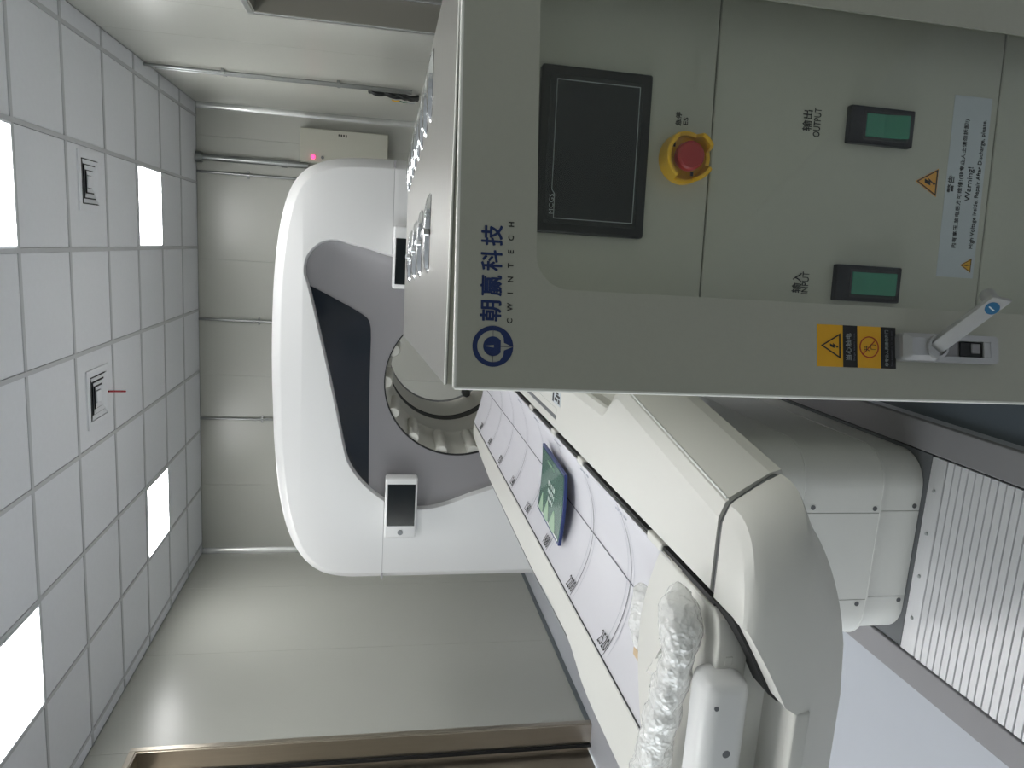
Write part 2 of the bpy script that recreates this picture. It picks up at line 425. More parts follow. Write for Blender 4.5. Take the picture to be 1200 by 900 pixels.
# ---- door openings
d1 = empty('door_1', (XL, (DLa+DLb)/2, 0), kind='structure')
fw = 0.035
bm = b_box((XL-0.20, DLb-0.012, 0), (XL+0.006, DLb, DLz), 0.002, 1); obj('door_jamb', bm, M_STEEL, d1)
obj('door_jamb', b_box((XL-0.20, DLa, 0), (XL+0.006, DLa+0.012, DLz), 0.002, 1), M_STEEL, d1)
obj('door_jamb', b_box((XL-0.20, DLa+0.012, DLz-0.012), (XL+0.006, DLb-0.012, DLz), 0.002, 1), M_STEEL, d1)
obj('door_trim', b_box((XL, DLb-0.004, 0), (XL+0.012, DLb+fw, DLz+fw), 0.003, 2), M_STEEL, d1)
obj('door_trim', b_box((XL, DLa-fw, 0), (XL+0.012, DLa+0.004, DLz+fw), 0.003, 2), M_STEEL, d1)
obj('door_trim', b_box((XL, DLa+0.004, DLz-0.004), (XL+0.012, DLb-0.004, DLz+fw), 0.003, 2), M_STEEL, d1)
obj('door_seal', b_box((XL-0.16, DLb-0.03, 0), (XL-0.14, DLb-0.012, DLz-0.012)), M_DARK, d1)
obj('door_leaf', b_box((XL-0.235, DLa+0.012, 0.01), (XL-0.19, DLb-0.012, DLz-0.012), 0.003, 1), M_STEEL, d1)
w1 = empty('window_1', (XL, (WLa+WLb)/2, WLz0), kind='structure')
for lo, hi in (((XL-0.24, WLa, WLz0), (XL+0.008, WLa+0.02, WLz1)), ((XL-0.24, WLb-0.02, WLz0), (XL+0.008, WLb, WLz1)),
               ((XL-0.24, WLa+0.02, WLz0), (XL+0.008, WLb-0.02, WLz0+0.02)), ((XL-0.24, WLa+0.02, WLz1-0.02), (XL+0.008, WLb-0.02, WLz1))):
    obj('window_frame', b_box(lo, hi, 0.002, 1), M_STEEL, w1)
obj('window_pane', b_box((XL-0.130, WLa+0.02, WLz0+0.02), (XL-0.124, WLb-0.02, WLz1-0.02)), M_GLASS, w1)
d2 = empty('door_2', (XR, (DRa+DRb)/2, 0), kind='structure')
obj('door_jamb', b_box((XR-0.006, DRb-0.015, 0), (XR+0.20, DRb, DRz), 0.002, 1), M_JAMB, d2)
obj('door_jamb', b_box((XR-0.006, DRa, 0), (XR+0.20, DRa+0.015, DRz), 0.002, 1), M_JAMB, d2)
obj('door_jamb', b_box((XR-0.006, DRa+0.015, DRz-0.015), (XR+0.20, DRb-0.015, DRz), 0.002, 1), M_JAMB, d2)
obj('door_trim', b_box((XR-0.010, DRb-0.004, 0), (XR, DRb+0.03, DRz+0.03), 0.003, 2), M_ALU, d2)
obj('door_trim', b_box((XR-0.010, DRa-0.03, 0), (XR, DRa+0.004, DRz+0.03), 0.003, 2), M_ALU, d2)
obj('door_trim', b_box((XR-0.010, DRa+0.004, DRz-0.004), (XR, DRb-0.004, DRz+0.03), 0.003, 2), M_ALU, d2)
obj('door_stop', b_box((XR+0.14, DRb-0.035, 0), (XR+0.165, DRb-0.015, DRz-0.015), 0.002, 1), M_ALU, d2)
obj('door_leaf', b_box((XR+0.19, DRa+0.015, 0.01), (XR+0.235, DRb-0.015, DRz-0.015), 0.003, 1), M_JAMB, d2)

# ---- corner coves and baseboards
def cove(name, cx, cy_, sx, sy_, r=0.05):
    pts = [(cx, cy_)] + [(cx + sx*(r - r*math.sin(a)), cy_ + sy_*(r - r*math.cos(a))) for a in [math.pi/2*k/8 for k in range(9)]]
    o = obj(name, b_prism(pts, 'z', 0.0, ZC-0.001), M_COVE, smooth=40); return tag(o, kind='structure')
cove('trim_1', XL, YB, 1, -1); cove('trim_2', XR, YB, -1, -1)
for nm, lo, hi in (('baseboard_left', (XL, DLb+fw+0.002, 0), (XL+0.012, YB-0.055, 0.035)),
                   ('baseboard_back', (XL+0.055, YB-0.012, 0), (XR-0.055, YB, 0.035)),
                   ('baseboard_right', (XR-0.012, DRb+0.04, 0), (XR, YB-0.055, 0.035))):
    tag(obj(nm, b_box(lo, hi, 0.004, 2), M_BASEB), kind='structure')

# ---- suspended ceiling: tiles in a T-grid, light panels and vents take tiles' places
ce = obj('ceiling', b_box((XL-0.2, YN-0.2, ZC+0.06), (XR+0.2, YB+0.2, ZC+0.12)), M_GRID); tag(ce, kind='structure')
GX = [1.05887-0.6*i for i in range(8)]
GXe = [XR] + GX + [XL]
GY = [3.88427+0.6*k for k in range(-10, 6)]
GYe = [YN] + GY + [YB]
GW = 0.024
for x in GX:
    obj('grid_bar', b_box((x-GW/2, YN, ZC-0.001), (x+GW/2, YB, ZC+0.03)), M_GRID, ce)
for y in GY:
    for a, b in zip(GXe[:-1], GXe[1:]):
        x1 = a-(GW/2 if a != XR else 0); x0 = b+(GW/2 if b != XL else 0)
        obj('grid_bar', b_box((x0, y-GW/2, ZC-0.001), (x1, y+GW/2, ZC+0.03)), M_GRID, ce)
full_tile = mesh_only('ceiling_tile', b_box((-0.2865, -0.2865, 0), (0.2865, 0.2865, 0.012), 0.001, 1), M_CEIL)
lights = []
for i, (a, b) in enumerate(zip(GXe[:-1], GXe[1:])):
    for j, (c, d) in enumerate(zip(GYe[:-1], GYe[1:])):
        x1 = a-(GW/2+0.0015); x0 = b+(GW/2+0.0015); y0 = c+GW/2+0.0015; y1 = d-GW/2-0.0015
        if i == 0: x1 = XR-0.001
        if i == len(GXe)-2: x0 = XL+0.001
        if j == 0: y0 = YN+0.001
        if j == len(GYe)-2: y1 = YB-0.001
        k = j-11           # tile between grid line k and k+1 (k=0 -> Y 3.884)
        if i in (2, 6) and k in (-5, -1, 3):
            lights.append((x0, x1, y0, y1, i, k)); continue
        if abs(x1-x0-0.573) < 0.002 and abs(y1-y0-0.573) < 0.002:
            inst('ceiling_tile', full_tile, ((x0+x1)/2, (y0+y1)/2, ZC+0.004), ce)
        else:
            obj('ceiling_tile', b_box((x0, y0, ZC+0.004), (x1, y1, ZC+0.016), 0.001, 1), M_CEIL, ce)
LL = {(2, 3): 'square light panel near the ceiling pipes of the right wall, beyond the first air vent',
      (2, -1): 'square light panel cut by the picture edge, beside the first air vent',
      (6, 3): 'farther square light panel on the door side of the ceiling',
      (6, -1): 'large bright square light panel in front of the steel door frame',
      (2, -5): 'square light panel on the ceiling above the power cabinet',
      (6, -5): 'square light panel on the ceiling, nearest the entrance wall on the door side'}
for x0, x1, y0, y1, i, k in lights:
    e = empty('ceiling_light', ((x0+x1)/2, (y0+y1)/2, ZC), label=LL[(i, k)], cat='ceiling light', group='square light panels of the ceiling')
    obj('diffuser', b_box((x0+0.012, y0+0.012, ZC-0.002), (x1-0.012, y1-0.012, ZC+0.008)), M_LED, e)
    obj('light_frame', plate_holes([(x0, y0), (x1, y0), (x1, y1), (x0, y1)],
        [[(x0+0.012, y0+0.012), (x1-0.012, y0+0.012), (x1-0.012, y1-0.012), (x0+0.012, y1-0.012)]], 'z', ZC-0.004, ZC+0.012), M_CEIL, e)

# ---- air vents
def vent(cx, cy_, s, label):
    e = empty('air_vent', (cx, cy_, ZC), label=label, cat='vent', group='square ceiling air vents')
    h = s/2; z = ZC+0.004
    obj('vent_frame', plate_holes([(cx-h, cy_-h), (cx+h, cy_-h), (cx+h, cy_+h), (cx-h, cy_+h)],
        [[(cx-h*.76, cy_-h*.76), (cx+h*.76, cy_-h*.76), (cx+h*.76, cy_+h*.76), (cx-h*.76, cy_+h*.76)]], 'z', z-0.010, z-0.001), M_CEIL, e)
    obj('vent_back', b_box((cx-h*.76, cy_-h*.76, z-0.0015), (cx+h*.76, cy_+h*.76, z-0.0005)), M_DARK, e)
    for q in (0.72, 0.54, 0.36):
        o_, i_ = h*q, h*(q-0.13)
        ring = lambda a, zz: [(cx-a, cy_-a, zz), (cx+a, cy_-a, zz), (cx+a, cy_+a, zz), (cx-a, cy_+a, zz)]
        obj('vane', b_loft([ring(o_, z-0.012), ring(i_, z-0.003), ring(i_-0.002, z-0.004), ring(o_-0.002, z-0.014)]), M_CEIL, e)
    obj('vent_centre', b_box((cx-h*.2, cy_-h*.2, z-0.014), (cx+h*.2, cy_+h*.2, z-0.004), 0.002, 1), M_CEIL, e)
    return e
vent(0.25, 4.80, 0.34, 'square louvred air vent between the two light panels near the right wall')
vent(-1.04, 4.80, 0.36, 'square louvred air vent with a red ribbon in the middle of the ceiling')
rb = obj('red_ribbon', b_tube([(-1.04, 4.945, ZC-0.012), (-1.05, 5.0, ZC-0.03), (-1.062, 5.06, ZC-0.035), (-1.078, 5.14, ZC-0.05)], 0.006, 8), M_RIBBON)
tag(rb, 'short red ribbon blown sideways from the middle ceiling vent', 'ribbon')

# ---- conduits
def clamp(parent, c, r, axis_wall):
    x, y, z = c
    bm = b_cyl((x, y, z-0.012), (x, y, z+0.012), r+0.005, n=16)
    if axis_wall == 'x': b_box((x-0.004, y-r-0.022, z-0.010), (x+r+0.012, y+r+0.022, z+0.010), 0.002, 1, bm)
    else: b_box((x-r-0.022, y-0.004, z-0.010), (x+r+0.022, y+r+0.012, z+0.010), 0.002, 1, bm)
    obj('pipe_clamp', bm, M_PIPE, parent)
def conduit(name, x, y, r, z0, z1, label, wall_, clamps, group=None):
    e = empty(name, (x, y, z0), label=label, cat='pipe', group=group)
    obj('pipe', b_cyl((x, y, z0), (x, y, z1), r, n=20), M_PIPE, e, smooth=40)
    for c in clamps: clamp(e, (x, y, c), r, wall_)
    return e
conduit('conduit', XR-0.022, 5.905, 0.011, 1.35, ZC-0.002, 'thin steel conduit on the right wall, the one nearer the camera of a pair', 'x', (2.72, 1.9))
conduit('conduit', XR-0.022, 5.975, 0.011, 1.35, ZC-0.06, 'thin steel conduit on the right wall, the farther one of a pair', 'x', (2.72, 1.9))
e = conduit('steel_pipe', 0.69, YB-0.045, 0.030, 2.25, ZC-0.002, 'thick steel pipe running down to the grey wall box', 'y', ())
obj('pipe_coupling', b_cyl((0.69, YB-0.045, 2.44), (0.69, YB-0.045, 2.49), 0.039, n=20), M_PIPE, e, smooth=40)
obj('pipe_flange', b_cyl((0.69, YB-0.045, ZC-0.06), (0.69, YB-0.045, ZC-0.003), 0.05, n=20), M_PIPE, e, smooth=40)
conduit('conduit', 0.56, YB-0.022, 0.013, 0.6, ZC-0.002, 'thin steel conduit beside the thick pipe on the back wall', 'y', (2.80, 1.6))
conduit('conduit', -0.825, YB-0.022, 0.013, 1.6, ZC-0.002, 'thin steel conduit rising behind the middle of the scanner top', 'y', (2.70, 1.75))
conduit('conduit', -1.815, YB-0.022, 0.013, 1.6, ZC-0.002, 'thin steel conduit on the back wall left of the ceiling middle, near the corner', 'y', (2.67, 1.75))

# ---- wires hanging from the conduit pair
wb = empty('wire_bundle', (XR-0.04, 6.05, 1.30), label='tangle of black wires with coloured cores at the conduit end', cat='wires')
for q in range(6):
    p = [(XR-0.02-0.01*random.random(), 6.035+0.03*random.random(), 1.66+0.02*random.random())]
    for s in range(7):
        p.append((XR-0.02-0.03*random.random(), 6.03+0.04*random.random()+0.012*s*abs(math.sin(q)), 1.62-0.055*s+0.01*random.random()))
    obj('wire', b_tube(catmull(p, 4, False), 0.011, 8), M_WIRE, wb, smooth=60)
for q, mm in enumerate((M_YELLOW, M_GREEN, M_LABEL)):
    obj('wire_end', b_tube([(XR-0.07, 6.06+0.015*q, 1.50-0.06*q), (XR-0.075, 6.06+0.015*q, 1.47-0.06*q), (XR-0.07, 6.05+0.02*q, 1.44-0.06*q)], 0.0045, 8), mm, wb, smooth=60)

# ---- electrical box on the back wall
bx = empty('wall_box', (0.87, YB, 1.5), label='grey metal electrical box with a red lamp on the back wall', cat='electrical box')
obj('box_body', b_box((0.715, YB-0.14, 1.50), (1.025, YB, 2.32), 0.004, 2), M_CAB, bx)
obj('box_door', b_box((0.722, YB-0.155, 1.507), (1.018, YB-0.142, 2.313), 0.003, 2), M_CAB, bx)
obj('indicator_lamp', b_cyl((0.762, YB-0.155, 2.195), (0.762, YB-0.172, 2.195), 0.020, n=20), M_REDLED, bx, smooth=40)
obj('indicator_lamp', b_cyl((0.762, YB-0.155, 2.11), (0.762, YB-0.165, 2.11), 0.014, n=20), M_SCREW, bx, smooth=40)
for q in range(4): obj('lettering_mark', b_box((0.968-0.006*(q % 2), YB-0.1565, 1.955-q*0.022), (0.986, YB-0.1552, 1.968-q*0.022)), M_INK, bx)

# ================================================================== SCANNER GANTRY
GY0 = 4.0; BX, BZ, BR = -0.770, 1.085, 0.4335
gan = empty('scanner_gantry', (BX, 4.7, 0), label='white ring-shaped scanner gantry with dark glass inset and round bore', cat='scanner')
outer_pts = [(0.45, 0.9), (0.448, 1.2), (0.448, 1.439), (0.447, 1.55), (0.442, 1.68), (0.43, 1.79), (0.408, 1.875), (0.366, 1.955), (0.30, 2.015), (0.21, 2.056), (0.09, 2.085),
 (-0.054, 2.106), (-0.231, 2.121), (-0.456, 2.129), (-0.686, 2.130), (-0.90, 2.124), (-1.112, 2.116), (-1.307, 2.100), (-1.481, 2.077), (-1.632, 2.042), (-1.757, 1.990), (-1.848, 1.921),
 (-1.905, 1.835), (-1.930, 1.729), (-1.935, 1.60), (-1.935, 1.40), (-1.935, 1.1), (-1.934, 0.66), (-1.932, 0.3)]
outer_s = catmull(outer_pts, 4, False)
outer_s = [(-1.932+0.0*0, 0.03)] and outer_s + [(-1.92, 0.03), (0.44, 0.03), (0.45, 0.3)]
def offset_poly(poly, d):
    n = len(poly); out = []
    area = sum(poly[i][0]*poly[(i+1) % n][1]-poly[(i+1) % n][0]*poly[i][1] for i in range(n))
    sgn = 1 if area > 0 else -1
    for i in range(n):
        a = Vector(poly[i-1]); p = Vector(poly[i]); c = Vector(poly[(i+1) % n])
        e1 = (p-a).normalized(); e2 = (c-p).normalized()
        nn = Vector((-(e1+e2).y, (e1+e2).x))
        if nn.length < 1e-6: nn = Vector((-e1.y, e1.x))
        nn.normalize()
        out.append(tuple(p + nn*d*sgn))
    return out
face_in = offset_poly(outer_s, 0.058)
inset_pts = [(-0.056, 1.503), (-0.027, 1.616), (-0.005, 1.723), (0.007, 1.772), (0.006, 1.83), (-0.02, 1.889), (-0.073, 1.937), (-0.123, 1.955), (-0.182, 1.957), (-0.24, 1.939),
 (-0.487, 1.878), (-0.69, 1.831), (-0.892, 1.786), (-1.107, 1.741), (-1.206, 1.715), (-1.295, 1.663), (-1.371, 1.594), (-1.437, 1.513), (-1.482, 1.427), (-1.496, 1.31), (-1.488, 1.217),
 (-1.456, 1.109), (-1.412, 1.001), (-1.375, 0.893), (-1.31, 0.75), (-1.19, 0.62), (-1.0, 0.53), (-0.77, 0.50), (-0.5, 0.53), (-0.28, 0.65), (-0.16, 0.83), (-0.11, 1.05), (-0.09, 1.28)]
inset = catmull(inset_pts, 4, True)
lip = offset_poly(inset, 0.009)
def gantry_shell():
    bm, vsf = poly_with_holes(face_in, [inset], 'y', GY0)
    nI = len(face_in)
    fi = vsf[:nI]; ii = vsf[nI:]
    prev = fi
    steps = [(0.054, 0.002), (0.012, 0.045), (0.003, 0.072), (0.0, 0.11)]
    for off, dy in steps + [(0.0, 1.40), (0.06, 1.48)]:
        ring = [bm.verts.new((p[0], GY0+dy, p[1])) for p in offset_poly(outer_s, off)]
        for k in range(nI):
            l = (k+1) % nI
            bm.faces.new((prev[k], prev[l], ring[l], ring[k]))
        prev = ring
    lp = [bm.verts.new((p[0], GY0+0.010, p[1])) for p in offset_poly(inset, 0.004)]
    l2 = [bm.verts.new((p[0], GY0+0.040, p[1])) for p in lip]
    n = len(inset)
    for k in range(n):
        l = (k+1) % n
        bm.faces.new((ii[k], ii[l], lp[l], lp[k])); bm.faces.new((lp[k], lp[l], l2[l], l2[k]))
    # rear face with the bore
    bm2, vb = poly_with_holes([(v.co.x, v.co.z) for v in prev], [circle(0.40, 72, BX, BZ)], 'y', GY0+1.48)
    me = bpy.data.meshes.new('tmp'); bm2.to_mesh(me); bm2.free(); bm.from_mesh(me); bpy.data.meshes.remove(me)
    bmesh.ops.remove_doubles(bm, verts=bm.verts, dist=1e-5)
    return bm
SEAMZ = 1.500
for nm, z, clear_outer in (('upper_cover', SEAMZ+0.0012, False), ('lower_cover', SEAMZ-0.0012, True)):
    bm = gantry_shell()
    bmesh.ops.bisect_plane(bm, geom=list(bm.verts)+list(bm.edges)+list(bm.faces), plane_co=(0, 0, z), plane_no=(0, 0, 1), clear_inner=not clear_outer, clear_outer=clear_outer)
    obj(nm, bm, M_WHITE, gan, smooth=32)
# dark seam filler just under the skin
for x0, x1 in ((-1.925, -1.45), (-0.05, 0.435)): obj('seam_gasket', b_box((x0, GY0+0.006, SEAMZ-0.006), (x1, GY0+0.02, SEAMZ+0.006)), M_RAIL, gan)
# the recessed grey dish that runs from the lip to the bore
def ray_radius(poly, ang):
    d = Vector((math.cos(ang), math.sin(ang))); best = 0
    n = len(poly)
    for i in range(n):
        a = Vector(poly[i])-Vector((BX, BZ)); b = Vector(poly[(i+1) % n])-Vector((BX, BZ))
        e = b-a; den = d.x*e.y-d.y*e.x
        if abs(den) < 1e-12: continue
        t = (a.x*e.y-a.y*e.x)/den; s = (a.x*d.y-a.y*d.x)/den
        if -1e-9 <= s <= 1+1e-9 and t > best: best = t
    return best
ND = 180
DR = [ray_radius(lip, 2*math.pi*k/ND) for k in range(ND)]
def dish_y(t): return GY0 + 0.040 + 0.085*(1-t)**0.7 if t < 1 else GY0+0.040
def dish_pt(x, z, lift=0.0):
    a = math.atan2(z-BZ, x-BX) % (2*math.pi); r = math.hypot(x-BX, z-BZ)
    k = a/(2*math.pi)*ND; i = int(k) % ND; f = k-int(k)
    R = DR[i]*(1-f)+DR[(i+1) % ND]*f
    t = min(1, max(0, (r-BR)/(R-BR)))
    return (x, dish_y(t)-lift, z)
rings = []
for s in range(13):
    t = s/12
    rings.append([(BX+math.cos(2*math.pi*k/ND)*(BR+(DR[k]-BR)*t), dish_y(t), BZ+math.sin(2*math.pi*k/ND)*(BR+(DR[k]-BR)*t)) for k in range(ND)])
obj('inset_panel', b_loft(rings), M_GREYP, gan, smooth=0)
# dark glass wing in the upper part of the inset
top_pts = [p for p in lip if p[1] > 1.58 and p[0] < -0.225]
top_pts.sort(key=lambda p: p[0])
def interp(pts, x):
    if x <= pts[0][0]: return pts[0][1]
    for a, b in zip(pts[:-1], pts[1:]):
        if a[0] <= x <= b[0]: return a[1]+(b[1]-a[1])*(x-a[0])/max(1e-9, b[0]-a[0])
    return pts[-1][1]
low = [(-1.378, 1.590), (-1.022, 1.597), (-0.776, 1.601), (-0.52, 1.600), (-0.463, 1.603), (-0.425, 1.612), (-0.403, 1.628), (-0.36, 1.70), (-0.30, 1.815), (-0.238, 1.938)]
gx = [-1.374+(1.374-0.240)*k/60 for k in range(61)]
rows = []
for x in gx:
    zl, zh = interp(low, x), interp(top_pts, x)-0.003
    zh = max(zh, zl+0.0005)
    rows.append([dish_pt(x, zl+(zh-zl)*q/8, 0.004) for q in range(9)])
obj('dark_glass', b_loft(rows, closed=False), M_DGLASS, gan, smooth=0)
# bore: flared mouth, liner, black scan window ring, rear rim
obj('bore_gap', b_lathe_y([(BR+0.002, GY0+0.123), (BR-0.004, GY0+0.121), (BR-0.005, GY0+0.14)], BX, BZ), M_DARK, gan, smooth=0)
obj('bore_flare', b_lathe_y([(BR-0.004, GY0+0.126), (0.420, GY0+0.30), (0.412, GY0+0.46), (0.394, GY0+0.49), (0.390, GY0+0.51)], BX, BZ), M_BORE, gan, smooth=60)
obj('bore_liner', b_lathe_y([(0.390, GY0+0.51), (0.398, GY0+0.525), (0.400, GY0+0.88)], BX, BZ), M_BORE, gan, smooth=30)
obj('scan_window_ring', b_lathe_y([(0.400, GY0+0.88), (0.404, GY0+0.885), (0.404, GY0+1.005), (0.400, GY0+1.01)], BX, BZ), M_DARK, gan, smooth=30)
obj('bore_liner', b_lathe_y([(0.400, GY0+1.01), (0.392, GY0+1.43)], BX, BZ), M_BORE, gan, smooth=30)
obj('rear_rim', b_lathe_y([(0.392, GY0+1.43), (0.386, GY0+1.445), (0.386, GY0+1.47), (0.41, GY0+1.488)], BX, BZ), M_PLATE, gan, smooth=30)
# padded ribs round the mouth
for k in range(14):
    a = math.radians(91 + k*360/14)
    ca, sa = math.cos(a), math.sin(a)
    p0 = Vector((BX+0.424*ca, GY0+0.140, BZ+0.424*sa)); p1 = Vector((BX+0.405*ca, GY0+0.470, BZ+0.405*sa))
    bm = b_tube([p0, p0+(p1-p0)*0.02, p1], 0.030, 20, radii=[0.032, 0.036, 0.034])
    obj('bore_rib', bm, M_BORE, gan, smooth=40)
obj('bore_knob', b_tube([(BX-0.325, GY0+1.36, BZ-0.215), (BX-0.31, GY0+1.36, BZ-0.205), (BX-0.285, GY0+1.36, BZ-0.19), (BX-0.27, GY0+1.36, BZ-0.18)], 0.03, 14, radii=[0.018, 0.034, 0.034, 0.02]), M_SCREW, gan, smooth=40)
# two control displays
def display(x0, x1, mirror):
    z0, z1 = 1.316, 1.497
    h = obj('control_display', b_box((x0, GY0-0.055, z0), (x1, GY0+0.03, z1), 0.012, 3), M_WHITE, gan, smooth=40)
    if not mirror: sx0, sx1, bxn = x0+0.075, x1-0.035, x0+0.037
    else: sx0, sx1, bxn = x0+0.024, x1-0.065, x1-0.032
    obj('display_screen', b_box((sx0, GY0-0.058, z0+0.012), (sx1, GY0-0.05, z1-0.013), 0.002, 1), M_SCREEN, h)
    obj('display_button', b_cyl((bxn, GY0-0.054, (z0+z1)/2), (bxn, GY0-0.061, (z0+z1)/2), 0.015, n=20), M_SCREW, h, smooth=40)
display(-1.648, -1.290, False)
display(-0.232, 0.100, True)

# ================================================================== PATIENT TABLE
TX = -0.780
tab = empty('patient_table', (TX, 2.4, 0), label='long cream scanner table with a lilac-white cradle and stepped pedestal', cat='scanner table')
TIP, HEAD = 4.13, 1.20
def cz(x): return 0.94 + 0.06*min(1.0, ((x-TX)/0.208)**2)
def tip_y(x): return TIP - 0.10*abs((x-TX)/0.208)**3 + 0.03
NX = 28
cxs = [TX-0.208+0.416*k/NX for k in range(NX+1)]
# cradle shell
topl, botl = [], []
rows = []
NYc = 24
for q in range(NYc+1):
    ring = []
    for x in cxs:
        y1 = tip_y(x); y = HEAD+(y1-HEAD)*q/NYc; ring.append((x, y, cz(x)-0.003))
    for x in reversed(cxs):
        y1 = tip_y(x); y = HEAD+(y1-HEAD)*q/NYc; ring.append((x, y, cz(x)-0.022))
    rows.append(ring)
cr_o = obj('cradle', b_loft(rows, cap=True), M_CREAM, tab, smooth=30)
rows = [[(x*0.998+TX*0.002, 1.25+(tip_y(x)-0.002-1.25)*q/NYc, cz(x)) for x in cxs] for q in range(NYc+1)]
sheet_bm = b_loft(rows, closed=False)
sh = obj('cradle_sheet', sheet_bm, M_SHEET, tab, smooth=0)
def on_cradle(x, y, l=0.0012): return (x, y, cz(x)+l)
def strip_x(y, x0, x1, wd, m, name='scale_line'):
    n = 24; rr = [[on_cradle(x0+(x1-x0)*k/n, y-wd/2), on_cradle(x0+(x1-x0)*k/n, y+wd/2)] for k in range(n+1)]
    return obj(name, b_loft(rr, closed=False), m, sh)
def strip_y(x, y0, y1, wd, m, name='scale_line'):
    return obj(name, b_loft([[on_cradle(x-wd/2, y0), on_cradle(x+wd/2, y0)], [on_cradle(x-wd/2, y1), on_cradle(x+wd/2, y1)]], closed=False), m, sh)
strip_y(TX-0.005, 1.56, TIP+0.01, 0.0045, M_INKG)
strip_y(TX-0.204, 1.26, TIP-0.09, 0.004, M_INK)
for n_, y in enumerate([1.585, 1.905, 2.225, 2.545, 2.865, 3.185, 3.505, 3.825]):
    strip_x(y, TX-0.198, TX+0.198, 0.0032, M_INKG)
    strip_x(y+0.022, TX-0.19, TX+0.17, 0.0020, M_INKP); strip_x(y-0.022, TX-0.19, TX+0.17, 0.0020, M_INKP)
    num = str(2520-320*n_)
    # digits stand along the left edge, read from the right-hand side of the table
    Mx = Matrix.Translation((TX-0.176, y+0.030, cz(TX-0.176)+0.0035)) @ Matrix.Rotation(math.radians(26), 4, 'Y') @ Matrix.Rotation(math.radians(90), 4, 'Z') @ Matrix.Rotation(math.radians(180), 4, 'Z')
    obj('scale_number', text_mesh(num, width=0.058, height=0.034, extrude=0.0003), M_INK, sh, Mx)
    # tiny print along the right edge
    for q in range(3):
        obj('scale_print', b_box((TX+0.176, y-0.045+q*0.03, cz(TX+0.18)-0.001), (TX+0.181, y-0.027+q*0.03, cz(TX+0.18)+0.0012)), M_INKP, sh)

# ---- upper housing, right-hand side: lofted cover
def smooth01(t): t = max(0.0, min(1.0, t)); return t*t*(3-2*t)
def xb(y):
    if y < 1.62: return -0.418+(y-1.09)*(0.084/0.53)
    return -0.334-0.066*smooth01((y-1.635)/0.115)
def sec(y):
    o = xb(y); k = smooth01((y-1.655)/0.09)          # beyond the bump the shoulder drops to a lower side panel
    z6 = 0.986-0.030*k
    return [(-0.5525, y, 0.962), (-0.5525, y, 0.996), (-0.549, y, 1.0), (o, y, 1.0), (o+0.028-0.008*k, y, 0.990), (o+0.031-0.006*k, y, 0.985-0.002*k), (o+0.035-0.008*k, y, z6), (o+0.080, y, 0.915-0.015*k), (o+0.086, y, 0.895-0.01*k), (o+0.02, y, 0.868), (-0.56, y, 0.82)]
ysec = [1.078, 1.2, 1.35, 1.5, 1.62] + [1.635+0.0125*k for k in range(11)] + [1.9, 2.3, 2.8, 3.45]
bm = b_loft([sec(y) for y in ysec], closed=True, cap=True)
housing_r = obj('side_cover', bm, M_CREAM, tab, smooth=14)
# groove line along the bevel
bm = bmesh.new()
pts = [(xb(y)+0.0340, y, 0.9872) for y in (1.08, 1.2, 1.35, 1.5, 1.615)]
obj('cover_groove', b_tube(pts, 0.0022, 8), M_WHITE, tab, smooth=40)
obj('cover_groove', b_tube([(-0.3795, y, 0.9835) for y in (1.77, 2.2, 2.8, 3.4)], 0.0022, 8), M_WHITE, tab, smooth=40)
# long slot and its label on the flat top
obj('cover_slot', b_box((-0.522, 2.20, 0.9985), (-0.508, 2.95, 1.0012), 0.0012, 1), M_PLATE, tab)
obj('cover_slot', b_box((-0.502, 2.20, 0.9985), (-0.484, 2.95, 1.0012), 0.001, 1), M_CREAM, tab)
lab = obj('type_label', b_box((-0.472, 2.16, 0.9996), (-0.428, 2.27, 1.0008)), M_LABEL, tab)
for q, (a, b, c, d) in enumerate([(-0.470, -0.430, 2.245, 2.262), (-0.462, -0.452, 2.20, 2.235), (-0.448, -0.440, 2.17, 2.225), (-0.466, -0.452, 2.17, 2.19), (-0.438, -0.432, 2.19, 2.22)]):
    obj('label_mark', b_box((a, c, 1.0008), (b, d, 1.0013)), M_INK, lab)
# black slot between cradle and cover, with cream clips
obj('slot_liner', b_box((-0.5745, 1.08, 0.93), (-0.5530, 3.45, 0.968)), M_DARK, tab)
obj('slot_shade', b_box((-0.5740, 1.064, 0.96), (-0.5640, 3.60, 0.9955)), M_DARK, tab)  # black strip stands in for shade in the slot, covering the cradle's cream side
for y in (1.345, 1.905, 2.231, 2.586, 2.95):
    obj('cradle_clip', b_box((-0.579, y-(0.028 if y > 1.4 else 0.05), 0.97), (-0.5605, y+(0.028 if y > 1.4 else 0.03), 1.0), 0.003, 2), M_CREAM, tab)
# ---- left-hand side: narrow rim
def secl(y):
    o = -1.112+0.018*smooth01((2.5-y)/0.55)-0.050*smooth01((1.92-y)/0.26)
    return [(-0.990, y, 0.962), (-0.990, y, 0.997), (-0.994, y, 1.0), (o, y, 1.0), (o-0.052, y, 0.975), (o-0.062, y, 0.95), (o-0.05, y, 0.90), (o+0.02, y, 0.80), (-0.99, y, 0.78)]
def secl2(y, s):
    return [(x if i < 3 else -0.99+(x+0.99)*s, yy, z if i < 4 else 1.0-(1.0-z)*s) for i, (x, yy, z) in enumerate(secl(y))]
ly = [1.078, 1.3, 1.5, 1.6, 1.66, 1.72, 1.78, 1.84, 1.92, 2.0, 2.15, 2.3, 2.5, 3.0, 3.45]
obj('side_rim', b_loft([secl(y) for y in ly] + [secl2(3.8, 0.8), secl2(4.02, 0.62), secl2(4.06, 0.5)], closed=True, cap=True), M_CREAM, tab, smooth=28)
obj('rim_groove', b_tube([(secl(y)[3][0]-0.040, y, 0.9812) for y in (1.95, 2.1, 2.3, 2.5, 2.9, 3.4)], 0.0025, 8), M_PLATE, tab, smooth=40)
